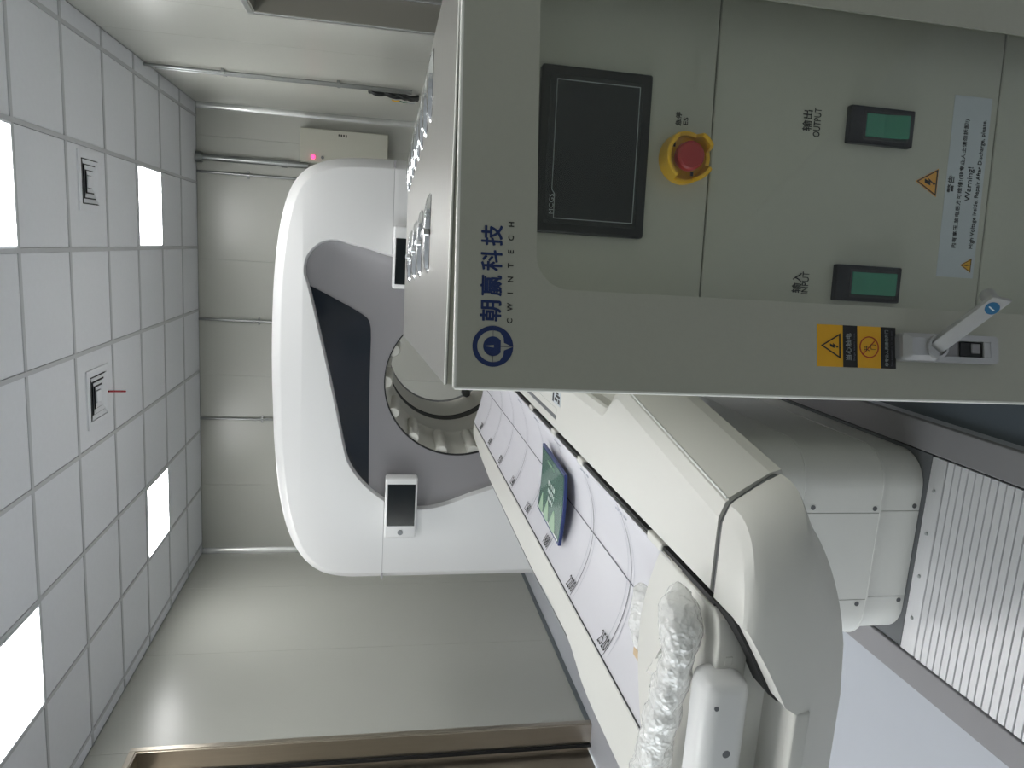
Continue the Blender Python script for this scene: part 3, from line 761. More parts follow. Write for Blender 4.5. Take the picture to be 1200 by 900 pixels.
RLM = Matrix.Translation((secl(2.2)[3][0]-0.026, 2.2, 0.9885)) @ Matrix.Rotation(-math.atan(0.025/0.052), 4, 'Y')
lab = obj('rim_label', b_box((-0.012, -0.09, 0), (0.012, 0.09, 0.0012)), M_LABEL, tab, RLM)
for q in range(5): obj('label_mark', b_box((-0.008, -0.07+q*0.03, 0.0012), (0.008, -0.055+q*0.03, 0.0018)), M_INKG, lab, RLM)

# ---- near-end cap with the trapezoid cut-out
def interp_tab(tab_, z):
    for (z1, v1), (z0, v0) in zip(tab_[:-1], tab_[1:]):
        if z0 <= z <= z1: return v0+(v1-v0)*(z-z0)/(z1-z0)
    return tab_[-1][1] if z < tab_[-1][0] else tab_[0][1]
XR_T = [(1.0, -0.420), (0.990, -0.392), (0.985, -0.386), (0.95, -0.362), (0.915, -0.340), (0.895, -0.334), (0.86, -0.352), (0.80, -0.40)]
YF_T = [(1.0, 0.957), (0.992, 0.950), (0.98, 0.946), (0.93, 0.942), (0.87, 0.948), (0.80, 0.972)]
XC = -0.60
def cap_ring(z):
    """closed plan outline of the end cap at height z; its lower edge rises towards the sides"""
    xr, yf = interp_tab(XR_T, z), interp_tab(YF_T, z)
    half = []
    n_ = 14
    for k in range(n_+1):
        a_ = math.pi/2*k/n_
        half.append((XC+(xr-XC)*max(0.0, math.cos(a_))**0.72, 1.062-(1.062-yf)*math.sin(a_)**0.72))
    half.append(((XC+TX)/2, yf-0.001)); half.append((TX, yf-0.001))
    full = half + [(2*TX-p[0], p[1]) for p in reversed(half[:-1])]
    out = []
    for x, y in full:
        e_ = (max(0.0, abs(x-TX)-0.12)/0.30)**1.5
        zz = z + 0.088*min(1.0, e_)*max(0.0, min(1.0, (0.905-z)/0.105))
        out.append((x, y, zz))
    return out
zl_ = [1.0, 0.9965, 0.990, 0.982, 0.97, 0.95, 0.93, 0.905, 0.88, 0.85, 0.82, 0.80]
rings = [cap_ring(z) for z in zl_]
rings[0] = [(TX+(x-TX)*0.993, 1.062+(y-1.062)*0.975, z) for x, y, z in rings[0]]
bm = b_loft(rings, closed=True, cap=True)
cap = obj('end_cap', bm, M_CREAM, tab, smooth=40)
def bool_cut(o, cutter_bm):
    c = obj('cutter', cutter_bm, M_CREAM)
    c.matrix_world = Matrix.Identity(4)
    md = o.modifiers.new('b', 'BOOLEAN'); md.operation = 'DIFFERENCE'; md.object = c; md.solver = 'EXACT'
    bpy.context.view_layer.update()
    me = bpy.data.meshes.new_from_object(o.evaluated_get(bpy.context.evaluated_depsgraph_get()))
    o.modifiers.clear(); old = o.data; o.data = me; bpy.data.meshes.remove(old)
    bpy.data.objects.remove(c)
    for p in me.polygons: p.use_smooth = True
    me.set_sharp_from_angle(angle=math.radians(22))
dx = -TX
notch = [(-0.553, 1.02), (-0.560, 0.995), (-0.625, 0.955), (-0.690, 0.918), (-0.705, 0.895), (-0.960, 0.895), (-0.970, 0.918), (-0.985, 0.955), (-1.000, 0.995), (-1.007, 1.02)]
# coordinates of the cutter are world; the cap's mesh lives in table space, so both are evaluated in world
bool_cut(cap, b_prism(notch, 'y', 0.85, 1.2))
nr = [(-0.5545, 0.997), (-0.5605, 0.993), (-0.6255, 0.953), (-0.6905, 0.916), (-0.7050, 0.898)]
nl = [(-1.0045, 0.997), (-0.9995, 0.993), (-0.9845, 0.953), (-0.9695, 0.916), (-0.9600, 0.898)]
for nr_, mir in ((nr, False), (nl, True)):
    rr = []
    for q, p in enumerate(nr_):
        a_ = Vector(nr_[max(0, q-1)]); b_ = Vector(nr_[min(len(nr_)-1, q+1)]); d2_ = (b_-a_).normalized(); nn = Vector((d2_.y, -d2_.x))*(-0.007 if mir else 0.007)
        pts_ = [(p[0], p[1]), (p[0]+nn.x, p[1]+nn.y)]
        rr.append([(pts_[0][0], 0.988, pts_[0][1]), (pts_[0][0], 1.062, pts_[0][1]), (pts_[1][0], 1.062, pts_[1][1]), (pts_[1][0], 0.988, pts_[1][1])])
    obj('cutout_shade', b_loft(rr, closed=True, cap=True), M_DARK, tab)  # dark strips painted in for the shaded gap along the cut-out
obj('cap_ledge', b_box((-0.956, 0.944, 0.868), (-0.700, 0.965, 0.898), 0.006, 3), M_CREAM, tab, smooth=40)
# dark gap between cap and covers
obj('cap_gap', b_prism([(-0.5535, 0.996), (-0.425, 0.996), (-0.392, 0.982), (-0.344, 0.914), (-0.342, 0.905), (-0.40, 0.890), (-0.5535, 0.87)], 'y', 1.068, 1.0775), M_SCREW, tab)
# inner panel seen through the cut-out
ip = obj('end_panel', b_box((2*TX+0.575, 1.040, 0.80), (-0.575, 1.060, 0.980), 0.004, 2), M_PED, tab, smooth=40)
obj('panel_hole', b_cyl((-0.628, 1.0392, 0.944), (-0.628, 1.041, 0.944), 0.0065, n=20), M_SCREW, ip)
# ---- head plate of the cradle with its rounded front box
hp = [(TX+0.205, 1.055), (TX+0.205, 1.300)] + [(TX+0.205-0.41*k/12, 1.300+0.065*math.sin(math.pi*k/12)) for k in range(1, 12)] + [(TX-0.205, 1.300), (TX-0.205, 1.055), (TX-0.195, 1.035), (TX-0.16, 1.025), (TX+0.16, 1.025), (TX+0.195, 1.035)]
obj('head_plate', b_prism(hp, 'z', 0.945, 1.001, 0.005, 3), M_CREAM, tab, smooth=40)
hb = obj('head_box', b_box((-0.965, 0.985, 0.948), (-0.668, 1.062, 1.032), 0.026, 5), M_WHITE, tab, smooth=40)
obj('box_screw', b_cyl((-0.80, 0.9848, 0.985), (-0.80, 0.987, 0.985), 0.007, n=16), M_SCREW, hb)
obj('box_screw', b_cyl((-0.715, 0.9848, 1.012), (-0.715, 0.987, 1.012), 0.004, n=16), M_SCREW, hb)
obj('head_socket', b_box((-0.662, 1.0235, 0.972), (-0.646, 1.0255, 0.986), 0.001, 1), M_CREAM, tab)

# ---- pedestal: three telescoping tiers, each of corner panels and a centre panel
def tier(x0, x1, y0, y1, r, z0, z1, dz_bottom_flare=0.0):
    def seg(pts, name):
        # thin panel following an open plan path
        t = 0.006
        inn = []
        for i, p in enumerate(pts):
            a = Vector(pts[max(0, i-1)]); b = Vector(pts[min(len(pts)-1, i+1)])
            d = (b-a).normalized(); inn.append((p[0]-d.y*t, p[1]+d.x*t))
        rr = []
        for (px, py), (qx, qy) in zip(pts, inn):
            rr.append([(px, py, z0), (px, py, z1), (qx, qy, z1), (qx, qy, z0)])
        return obj(name, b_loft(rr, closed=True, cap=True), M_PED, tab, smooth=30)
    def arc(cx, cy_, a0, a1, n=10): return [(cx+r*math.cos(math.radians(a0+(a1-a0)*k/n)), cy_+r*math.sin(math.radians(a0+(a1-a0)*k/n))) for k in range(n+1)]
    s0, s1 = -0.930, -0.665
    # path runs left corner -> right corner, so that the inside lies to its left (+Y)
    seg([(x0, y1), (x0, y0+r+0.2)] + arc(x0+r, y0+r, 180, 270) + [(s0-0.001, y0)], 'corner_panel')
    seg([(s0+0.001, y0), (s1-0.001, y0)], 'centre_panel')
    seg([(s1+0.001, y0)] + arc(x1-r, y0+r, -90, 0) + [(x1, y0+r+0.2), (x1, y1)], 'corner_panel')
    obj('tier_core', b_prism(rrect(x0+0.008, y0+0.008, x1-0.008, y1, r), 'z', z0+0.0, z1-0.004), M_PLATE, tab)
    for sx, sz in ((s1+0.012, z1-0.25*(z1-z0)*0+-0.0), ):
        pass
tier(-1.066, -0.502, 1.750, 3.20, 0.10, 0.012, 0.150)
tier(-1.078, -0.486, 1.735, 3.22, 0.11, 0.151, 0.405)
tier(-1.088, -0.470, 1.720, 3.24, 0.12, 0.406, 0.745)
for x0, x1, y0, y1, r, z in ((-1.078, -0.486, 1.735, 3.22, 0.11, 0.151), (-1.088, -0.470, 1.720, 3.24, 0.12, 0.406)):
    obj('tier_lip', plate_holes(rrect(x0-0.0015, y0-0.0015, x1+0.0015, y1, r), [rrect(x0+0.012, y0+0.012, x1-0.012, y1-0.012, r)], 'z', z-0.003, z+0.002), M_PED, tab, smooth=30)
for x, y, z in ((-0.650, 1.750, 0.030), (-0.652, 1.735, 0.170), (-0.648, 1.735, 0.365), (-0.943, 1.750, 0.030), (-0.943, 1.735, 0.180)):
    obj('panel_screw', b_cyl((x, y-0.0015, z), (x, y+0.002, z), 0.007, n=14), M_SCREW, tab)

# ================================================================== SLATTED FLOOR TRACK
trk = empty('floor_track', (-0.788, 1.3, 0), label='aluminium slat cover between two grey rails in front of the table pedestal', cat='floor track')
obj('rail', b_box((-1.172, -0.2, 0), (-1.090, 6.6, 0.016), 0.003, 2), M_RAIL, trk)
obj('rail', b_box((-0.487, -0.2, 0), (-0.403, 6.6, 0.022), 0.003, 2), M_RAIL, trk)
obj('track_bed', b_box((-1.086, -0.2, 0), (-0.491, 3.3, 0.004)), M_DARK, trk)
obj('end_plate', b_box((-1.084, 1.737, 0.004), (-0.493, 3.3, 0.010), 0.001, 1), M_PLATE, trk)
first = obj('slat', b_box((-1.083, 1.676, 0.004), (-0.494, 1.729, 0.0158), 0.002, 2), M_SLAT, trk, smooth=30)
slat_me = mesh_only('slat', b_prism([(-0.0101, 0), (-0.0101, 0.0110), (-0.0093, 0.0118), (0.0093, 0.0118), (0.0101, 0.0110), (0.0101, 0)], 'x', -0.2945, 0.2945), M_SLAT)
for k in range(62):
    inst('slat', slat_me, (-0.7885, 1.6605-0.0242*k, 0.004), trk)
for x in (-0.589, -0.716, -0.846, -0.976):
    obj('slat_screw', b_cyl((x, 1.703, 0.0155), (x, 1.703, 0.020), 0.006, 0.004, n=14), M_ALU, trk, smooth=40)

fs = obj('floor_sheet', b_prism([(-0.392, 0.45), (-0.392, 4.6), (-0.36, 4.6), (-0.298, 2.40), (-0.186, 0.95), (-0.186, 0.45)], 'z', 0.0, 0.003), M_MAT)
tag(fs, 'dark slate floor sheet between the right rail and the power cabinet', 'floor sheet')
# ================================================================== THINGS ON THE TABLE
# booklet in a blue tray
bk_c = Vector((-0.785, 2.262, 0.0)); bk_a = math.radians(-3)
bk = empty('booklet', (bk_c.x, bk_c.y, 0.99), bk_a, label='green booklet in a blue folder lying on the lilac cradle', cat='booklet')
BF = Matrix.Translation((bk_c.x, bk_c.y, 0)) @ Matrix.Rotation(bk_a, 4, 'Z')
def bk_z(x): return 0.9705 + 0.0055*(x/0.12)**2
def bk_layer(hx, hy, z0, z1, n=16):
    rr = []
    for k in range(n+1):
        x = -hx+2*hx*k/n
        rr.append([(x, -hy, bk_z(x)+z0), (x, hy, bk_z(x)+z0), (x, hy, bk_z(x)+z1), (x, -hy, bk_z(x)+z1)])
    return b_loft(rr, closed=True, cap=True)
obj('folder', bk_layer(0.120, 0.158, 0, 0.010), M_BKBLUE, bk, BF)
cv = obj('cover', bk_layer(0.111, 0.150, 0.010, 0.0115), M_BKGREEN, bk, BF)
def bk_patch(poly, m, name):
    bm, v_ = poly_with_holes(poly, [], 'z', 0)
    for v in bm.verts: v.co.z = bk_z(v.co.x)+0.0121
    return obj(name, bm, m, cv, BF)
# the cover is read from the right-hand side of the table: its top points to the cabinet (+X)
for x0, y0, wd in ((-0.108, 0.105, 0.05), (-0.108, 0.03, 0.06), (-0.108, -0.06, 0.07)):
    bk_patch(catmull([(x0, y0+wd/2), (x0+0.03, y0+wd/2.6), (x0+0.065, y0), (x0+0.03, y0-wd/2.6), (x0, y0-wd/2)], 4, True), M_PALEG, 'printed_leaf')
bk_patch([(-0.1105, -0.147), (-0.1105, 0.147), (-0.105, 0.147), (-0.105, -0.147)], M_WHITE, 'printed_edge')
rnd = random.Random(3)
for row, (x, n_, s, wdt) in enumerate(((0.085, 9, 0.012, 0.09), (0.018, 5, 0.020, 0.075), (-0.008, 6, 0.020, 0.08), (-0.034, 4, 0.020, 0.055))):
    for q in range(n_):
        y = wdt*(0.5-q/(n_-1)) + (0.02 if row == 0 else 0)
        bk_patch([(x-s*rnd.uniform(.3, .5), y-wdt/n_*0.36), (x+s*rnd.uniform(.3, .5), y-wdt/n_*0.36), (x+s*rnd.uniform(.3, .5), y+wdt/n_*rnd.uniform(0, .36)), (x-s*rnd.uniform(.3, .5), y+wdt/n_*rnd.uniform(-.1, .3))], M_PALEG if row == 0 else M_WHITE, 'printed_character')

# bubble-wrapped handle across the head plate
def wrap_tube(name, path, radii, n=64, amp=0.006, parent=None, seed=0.0):
    pts = catmull(path, 22, False)
    m = len(pts); rad = []
    for i in range(m):
        t = i/(m-1)*(len(radii)-1); k = min(int(t), len(radii)-2); f = t-k
        f = f*f*(3-2*f); rad.append(radii[k]*(1-f)+radii[k+1]*f)
    bm = b_tube(pts, 0.03, n, radii=rad)
    for v in bm.verts:
        p = v.co*28+Vector((seed, 0, 0)); q = v.co*75+Vector((0, seed, 0))
        nrm = Vector((noise.noise(p), noise.noise(p+Vector((7, 0, 0))), noise.noise(p+Vector((0, 9, 0)))))
        v.co += nrm*amp + Vector((noise.noise(q), noise.noise(q+Vector((3, 1, 0))), noise.noise(q+Vector((0, 5, 2)))))*amp*0.55
    return obj(name, bm, M_WRAP, parent, smooth=0)
wh = empty('wrapped_bar', (-0.74, 1.10, 1.0), label='long bar swathed in bubble wrap resting on the table head plate', cat='wrapped bar')
path = [(-0.562, 1.105, 1.030), (-0.570, 1.100, 1.040), (-0.590, 1.088, 1.046), (-0.620, 1.075, 1.047), (-0.675, 1.072, 1.048), (-0.74, 1.086, 1.052), (-0.82, 1.105, 1.052), (-0.90, 1.125, 1.050), (-1.0, 1.15, 1.050)]
wrap_tube('bubble_wrap', path, [0.008, 0.026, 0.037, 0.038, 0.029, 0.031, 0.033, 0.033, 0.032], 120, 0.005, wh)
obj('handle_bar', b_tube(catmull(path[2:], 6, False), 0.022, 16), M_WHITE, wh, smooth=40)
for q in range(10):
    x = -0.66-0.03*q; y = 1.09+0.02*rnd.uniform(-1, 1)
    a = Vector((x, y+0.030, 1.062)); s_ = 0.016+0.012*rnd.random()
    bm = bmesh.new()
    bm.faces.new([bm.verts.new(a+Vector((rnd.uniform(-s_, s_), rnd.uniform(-.3*s_, s_), rnd.uniform(-s_, s_)*0.8))) for _ in range(3)])
    bmesh.ops.subdivide_edges(bm, edges=bm.edges, cuts=3, use_grid_fill=True)
    for v in bm.verts: v.co += noise.noise_vector(v.co*60)*0.006
    obj('loose_flap', bm, M_WRAP, wh, smooth=0)
wp = empty('wrapped_part', (-0.80, 1.44, 0.95), label='small bubble-wrapped part with brown tape lying behind the head plate', cat='wrapped part')
wrap_tube('bubble_wrap', [(-0.715, 1.425, 0.972), (-0.735, 1.43, 0.972), (-0.78, 1.425, 0.970), (-0.83, 1.415, 0.972), (-0.86, 1.405, 0.975)], [0.006, 0.022, 0.028, 0.024, 0.010], 48, 0.007, wp, 5.0)
obj('tape', b_box((-0.880, 1.385, 0.966), (-0.858, 1.425, 0.984), 0.003, 2), M_TAPE, wp)
obj('cable_end', b_tube([(-0.815, 1.455, 0.966), (-0.80, 1.468, 0.969), (-0.785, 1.472, 0.966)], 0.004, 8), M_DARK, wp, smooth=40)

# ================================================================== POWER CABINET
CTH = math.radians(4.5); CW, CD, CZ = 0.58, 1.42, 1.49
CF = Matrix.Translation((-0.173, 0.921, 0)) @ Matrix.Rotation(CTH, 4, 'Z')      # local: x right, y deep, z up
cab = empty('power_cabinet', (-0.173, 0.921, 0), CTH, label='beige-grey power cabinet with a steel top and its glazed door ajar', cat='cabinet')
T = 0.018
bm = b_box((0, 0, 0.06), (T, CD, CZ-0.004)); b_box((CW-T, 0, 0.06), (CW, CD, CZ-0.004), bm=bm)
b_box((T, CD-T, 0.06), (CW-T, CD, CZ-0.004), bm=bm); b_box((T, 0, 0.06), (CW-T, CD-T, 0.10), bm=bm)
b_box((T, 0, CZ-0.05), (CW-T, 0.03, CZ-0.004), bm=bm)
obj('body', bm, M_CAB, cab, CF)
obj('plinth', b_box((0.02, 0.02, 0), (CW-0.02, CD-0.02, 0.06)), M_PLATE, cab, CF)
obj('top', b_box((-0.001, -0.002, CZ-0.004), (CW+0.001, CD, CZ), 0.0015, 2), M_BRUSH, cab, CF)
obj('top_edge', b_tube([(-0.001, -0.001, CZ-0.0012), (CW+0.001, -0.001, CZ-0.0012)], 0.0018, 12), M_EDGE, cab, CF, smooth=40)
# louvres on the top: two rows of raised hoods
def hood(len_, wd, h):
    rr = []
    n = 14
    for k in range(n+1):
        t = k/n; x = -len_/2+len_*t; s = max(0.05, math.sin(math.pi*t)**0.45)
        rr.append([(x, -wd/2*s, 0), (x, -wd/2*s*0.8, h*s*0.75), (x, 0, h*s), (x, wd/2*s*0.7, h*s*0.6), (x, wd/2*s, 0)])
    return b_loft(rr, closed=True, cap=True)
hood_me = mesh_only('louvre', hood(0.142, 0.05, 0.012), M_CHROME, 40)
hood_me2 = mesh_only('louvre', hood(0.128, 0.045, 0.010), M_CHROME, 40)
def cl(x, y, z): return tuple(CF @ Vector((x, y, z)))
for y in (0.39, 0.615, 0.825, 1.06):
    inst('louvre', hood_me, cl(0.2275, y, CZ), cab, CTH)
    obj('louvre_slit', b_box((0.163, y-0.034, CZ-0.0005), (0.292, y-0.022, CZ+0.0006)), M_DARK, cab, CF)
    obj('louvre_strap', b_box((0.2275-0.006, y-0.028, CZ), (0.2275+0.006, y+0.028, CZ+0.0135), 0.002, 1), M_ALU, cab, CF)
for k in range(8):
    y = 0.45+0.126*k
    inst('louvre', hood_me2, cl(0.498, y, CZ), cab, CTH)
    obj('louvre_slit', b_box((0.440, y-0.032, CZ-0.0005), (0.556, y-0.020, CZ+0.0006)), M_DARK, cab, CF)
# inner panels behind the door: three strips with joints
py0 = 0.030
for z1, z0 in ((CZ-0.052, CZ-0.3582), (CZ-0.3602, CZ-0.8095), (CZ-0.8115, 0.10)):
    obj('inner_panel', b_box((T, py0, z0), (CW-T, py0+0.012, z1), 0.0015, 1), M_CABIN, cab, CF)
obj('panel_backing', b_box((T, py0+0.014, 0.1), (CW-T, py0+0.018, CZ-0.05)), M_DARK, cab, CF)
def Z(dz): return CZ+dz
# touch panel
hm = obj('touch_panel', b_box((0.204, py0-0.012, Z(-0.265)), (0.419, py0+0.004, Z(-0.113)), 0.004, 3), M_HMI, cab, CF, smooth=40)
obj('screen_glass', b_box((0.216, py0-0.0132, Z(-0.252)), (0.407, py0-0.011, Z(-0.124)), 0.001, 1), M_SCREEN, hm, CF)
fr_o = [(-0.089, -0.057), (0.089, -0.057), (0.089, 0.057), (-0.052, 0.057), (-0.058, 0.053), (-0.089, 0.053)]
fr_i = [(p[0]*0.991, p[1]*0.986) for p in fr_o]
drawing('screen_outline', [{'outer': fr_o, 'holes': [fr_i]}], hm, CF, 0.3115, Z(-0.190), py0-0.0132, M_WINK)
lettering('lettering', 'MCGS', hm, CF, 0.241, Z(-0.1335), py0-0.0132, M_WINK, width=0.026, height=0.0058, spacing=1.1)
# emergency stop with yellow shroud
es = empty('emergency_stop', cl(0.316, py0, Z(-0.318)), CTH); es.parent = cab
es.matrix_local = CF.inverted() @ (Matrix.Translation(Vector(cl(0.316, py0, Z(-0.318)))) @ Matrix.Rotation(CTH, 4, 'Z'))
ECX, ECZ = 0.316, Z(-0.318)
def shroud():
    bm = bmesh.new(); n = 64
    prof = [(0.0345, 0.0), (0.0345, -0.031), (0.0325, -0.0325), (0.0290, -0.031), (0.0285, -0.004), (0.0, -0.004)]
    rings = []
    for k in range(n):
        a = 2*math.pi*k/n
        # four openings cut down the collar at the left and right
        lowc = 1.0
        for c_, hw_ in ((0.05, 0.55), (math.pi-0.05, 0.55), (1.5*math.pi, 0.42)):
            dd = abs((a-c_+math.pi) % (2*math.pi)-math.pi)
            if dd < hw_: lowc = min(lowc, 0.42 if dd < hw_-0.10 else 0.42+0.58*(dd-hw_+0.10)/0.10)
        rings.append([bm.verts.new((ECX+r*math.cos(a), py0+y*(lowc if y < -0.005 else 1), ECZ+r*math.sin(a))) for r, y in prof[:-1]])
    for k in range(n):
        l = (k+1) % n
        for q in range(len(prof)-2):
            bm.faces.new((rings[k][q], rings[l][q], rings[l][q+1], rings[k][q+1]))
    bm.faces.new([rings[k][-1] for k in range(n)])
    return bm
obj('shroud', shroud(), M_YELLOW, es, CF, smooth=50)
bm = b_lathe_y([(0.011, py0-0.004), (0.011, py0-0.014), (0.0185, py0-0.016), (0.0195, py0-0.019), (0.0190, py0-0.029), (0.0165, py0-0.0315), (0.0005, py0-0.032)], ECX, ECZ, 40)
obj('push_button', bm, M_RED, es, CF, smooth=40)
for a in (40, 215):
    ca, sa = math.cos(math.radians(a)), math.sin(math.radians(a))
    obj('arrow_mark', b_box((ECX+0.0235*ca-0.003, py0-0.0046, ECZ+0.0235*sa-0.002), (ECX+0.0235*ca+0.003, py0-0.0038, ECZ+0.0235*sa+0.002)), M_INK, es, CF)
P0 = py0
def sign(name, body, u, dz, height=None, width=None, m=M_INK, bold=0.0, spacing=1.0, parent=None, d=None):
    return lettering(name, body, parent or cab, CF, u, Z(dz), P0 if d is None else d, m, height, width, spacing, bold)
sign('lettering', '急停', 0.369, -0.3085, height=0.0085, width=0.018, bold=0.006)
sign('lettering', 'ES', 0.367, -0.3190, height=0.0068, width=0.010)
sign('lettering', '输出', 0.385, -0.5010, height=0.0145, width=0.0285, bold=0.008)
sign('lettering', 'OUTPUT', 0.3835, -0.5165, height=0.0105, width=0.0395)
sign('lettering', '输入', 0.158, -0.5065, height=0.0145, width=0.0285, bold=0.008)
sign('lettering', 'INPUT', 0.1585, -0.5200, height=0.0105, width=0.0320)
# two breaker switches with green rockers
def breaker(u0, u1, dz1, dz0):
    h = obj('breaker_switch', b_box((u0, P0-0.010, Z(dz0)), (u1, P0+0.002, Z(dz1)), 0.002, 2), M_HMI, cab, CF)
    uc = (u0+u1)/2; hw = (u1-u0)*0.31; zt, zb = Z(dz1)-0.025, Z(dz0)+0.014; zm = (zt+zb)/2
    prof = [(P0-0.008, zt), (P0-0.0115, zt), (P0-0.0120, zm+0.004), (P0-0.0135, zm-0.006), (P0-0.0185, zb+0.002), (P0-0.0185, zb), (P0-0.008, zb)]
    obj('rocker', b_prism(prof, 'x', uc-hw, uc+hw, 0.001, 2), M_GREEN, h, CF)
    obj('rocker_frame', plate_holes([(uc-hw-0.004, zb-0.004), (uc+hw+0.004, zb-0.004), (uc+hw+0.004, zt+0.004), (uc-hw-0.004, zt+0.004)],
        [[(uc-hw-0.001, zb-0.001), (uc+hw+0.001, zb-0.001), (uc+hw+0.001, zt+0.001), (uc-hw-0.001, zt+0.001)]], 'y', P0-0.0115, P0-0.0095), M_DARK, h, CF)
    return h
breaker(0.359, 0.411, -0.562, -0.665)
breaker(0.136, 0.188, -0.563, -0.669)
BOLT = [(-0.0015, 0.0085), (0.0045, 0.0090), (0.0012, 0.0018), (0.0055, 0.0026), (-0.0015, -0.0075), (0.0010, -0.0072), (-0.0028, -0.0105), (-0.0042, -0.0055), (-0.0030, -0.0068), (0.0005, -0.0008), (-0.0050, -0.0018)]
def warn_triangle(parent, base, u, z, d, s, m_bg, name='warning_sign', mark='bolt', border=True):
    tri = [(0, s*0.62), (-s*0.56, -s*0.38), (s*0.56, -s*0.38)]
    t = drawing(name, [tri], parent, base, u, z, d, m_bg, 0.0006)
    inn = [(x*0.80, y*0.80) for x, y in tri]; mid = [(x*0.94, y*0.94) for x, y in tri]
    par = t if parent is cab else parent
    drawing('sign_border', [{'outer': mid, 'holes': [inn]}], par, base, u, z, d-0.0006, M_INK, 0.0003)
    k = s/0.036
    if mark == 'bolt': drawing('sign_bolt', [[(x*k*0.95, y*k*0.95) for x, y in BOLT]], par, base, u, z-s*0.02, d-0.0006, M_INK, 0.0003)
    else: drawing('sign_mark', [stroke((0, s*0.26), (0, -s*0.06), s*0.085), stroke((0, -s*0.12), (0, -s*0.21), s*0.085)], par, base, u, z, d-0.0006, M_INK, 0.0003)
    return t
warn_triangle(cab, CF, 0.316, Z(-0.706), P0, 0.0365, M_ORANGE)
# paper warning label
wl = obj('warning_label', b_box((0.180, P0-0.0006, Z(-0.798)), (0.4435, P0+0.0003, Z(-0.7345)), 0, 1), M_LABEL, cab, CF)
sign('lettering', '警告', 0.316, -0.7425, height=0.0105, width=0.0250, parent=wl, d=P0-0.0006, bold=0.004)
sign('lettering', '内有高压,放电后方可维修!(非专业人士请勿拆卸!)', 0.317, -0.7590, height=0.0085, width=0.187, parent=wl, d=P0-0.0006, spacing=1.1)
sign('lettering', 'Warning!', 0.318, -0.7745, height=0.0120, width=0.050, parent=wl, d=P0-0.0006)
sign('lettering', 'High Voltage inside, Repair After Discharge, please.', 0.318, -0.7890, height=0.0090, width=0.188, parent=wl, d=P0-0.0006)
warn_triangle(wl, CF, 0.199, Z(-0.785), P0-0.0006, 0.019, M_STICKY, mark='bang', name='warning_sign')

# ---- the door, ajar, hinged on the right
DPH = CTH+math.radians(9.5)
hinge = CF @ Vector((CW, -0.012, 0))
DWD = 0.58
DF = Matrix.Translation(hinge) @ Matrix.Rotation(DPH, 4, 'Z') @ Matrix.Translation((-DWD, 0, 0))   # local x from free edge to hinge; front at y=0
DZT, DZB = 1.488, 0.075
wx0, wx1, wz1, wz0 = 0.120, 0.514, DZT-0.094, 0.42
dr = obj('door', plate_holes([(0, DZB), (DWD, DZB), (DWD, DZT), (0, DZT)], [rrect(wx0, wz0, wx1, wz1, 0.040, 8)], 'y', 0.0, 0.003), M_CAB, cab, DF)
bmf = b_box((0.0, 0.003, DZB), (0.003, 0.024, DZT)); b_box((DWD-0.003, 0.003, DZB), (DWD, 0.011, DZT), bm=bmf)
b_box((0.003, 0.003, DZT-0.003), (DWD-0.003, 0.011, DZT), bm=bmf); b_box((0.003, 0.003, DZB), (DWD-0.003, 0.011, DZB+0.003), bm=bmf)
obj('door_flange', bmf, M_CAB, dr, DF)
obj('door_edge_strip', b_tube([(0.0, 0.0022, DZB), (0.0, 0.0022, DZT)], 0.0026, 12), M_EDGE, dr, DF, smooth=40)
obj('door_edge_strip', b_tube([(0.0, 0.0022, DZT), (DWD, 0.0022, DZT)], 0.0028, 12), M_EDGE, dr, DF, smooth=40)
gl = obj('window_pane', b_prism(rrect(wx0-0.012, wz0-0.012, wx1+0.012, wz1+0.012, 0.045, 8), 'y', 0.0040, 0.0041), M_GLASS, dr, DF)
def dsign(name, body, u, dz, height=None, width=None, m=M_INK, bold=0.0, spacing=1.0, d=0.0, parent=None):
    return lettering(name, body, parent or dr, DF, u, DZT+dz, d, m, height, width, spacing, bold)
# company emblem and name
em = []
R1, R2 = 0.0240, 0.0185
def ang(a, r): return (r*math.cos(math.radians(a)), r*math.sin(math.radians(a)))
ring_out = circle(R1, 64)
white_gap = [ang(a, R2) for a in range(-20, 201, 8)] + [(-0.0165, -0.0085), (-0.0105, -0.0125), (-0.0045, -0.0130), (0.0, -0.0235), (0.0045, -0.0130), (0.0105, -0.0125), (0.0165, -0.0085)]
drawing('emblem', [{'outer': ring_out, 'holes': [white_gap]}], dr, DF, 0.0490, DZT-0.0435, 0.0, M_BLUE)
core = [ang(a, 0.0115) for a in range(-40, 221, 10)] + [(-0.0070, -0.0092), (0.0070, -0.0092)]
needle = [(0, 0.0105), (0.0016, -0.0012), (-0.0016, -0.0012)]
drawing('emblem', [{'outer': core, 'holes': [needle]}], dr, DF, 0.0490, DZT-0.0435, 0.0, M_BLUE)
drawing('emblem_line', [stroke((0, -0.0092), (0, -0.0225), 0.0009), stroke((0.0115, 0), (R2, 0), 0.0006), stroke((-0.0115, 0), (-R2, 0), 0.0006)], dr, DF, 0.0490, DZT-0.0435, 0.0, M_INKG)
for k, ch in enumerate('朝赢科技'):
    dsign('lettering', ch, 0.0905+0.0298*k, -0.0400, height=0.0245, width=0.0235, m=M_BLUE, bold=0.022)
for k, ch in enumerate('CWINTECH'):
    dsign('lettering', ch, 0.0795+0.01642*k, -0.0628, height=0.0066, m=M_INK, bold=0.012)
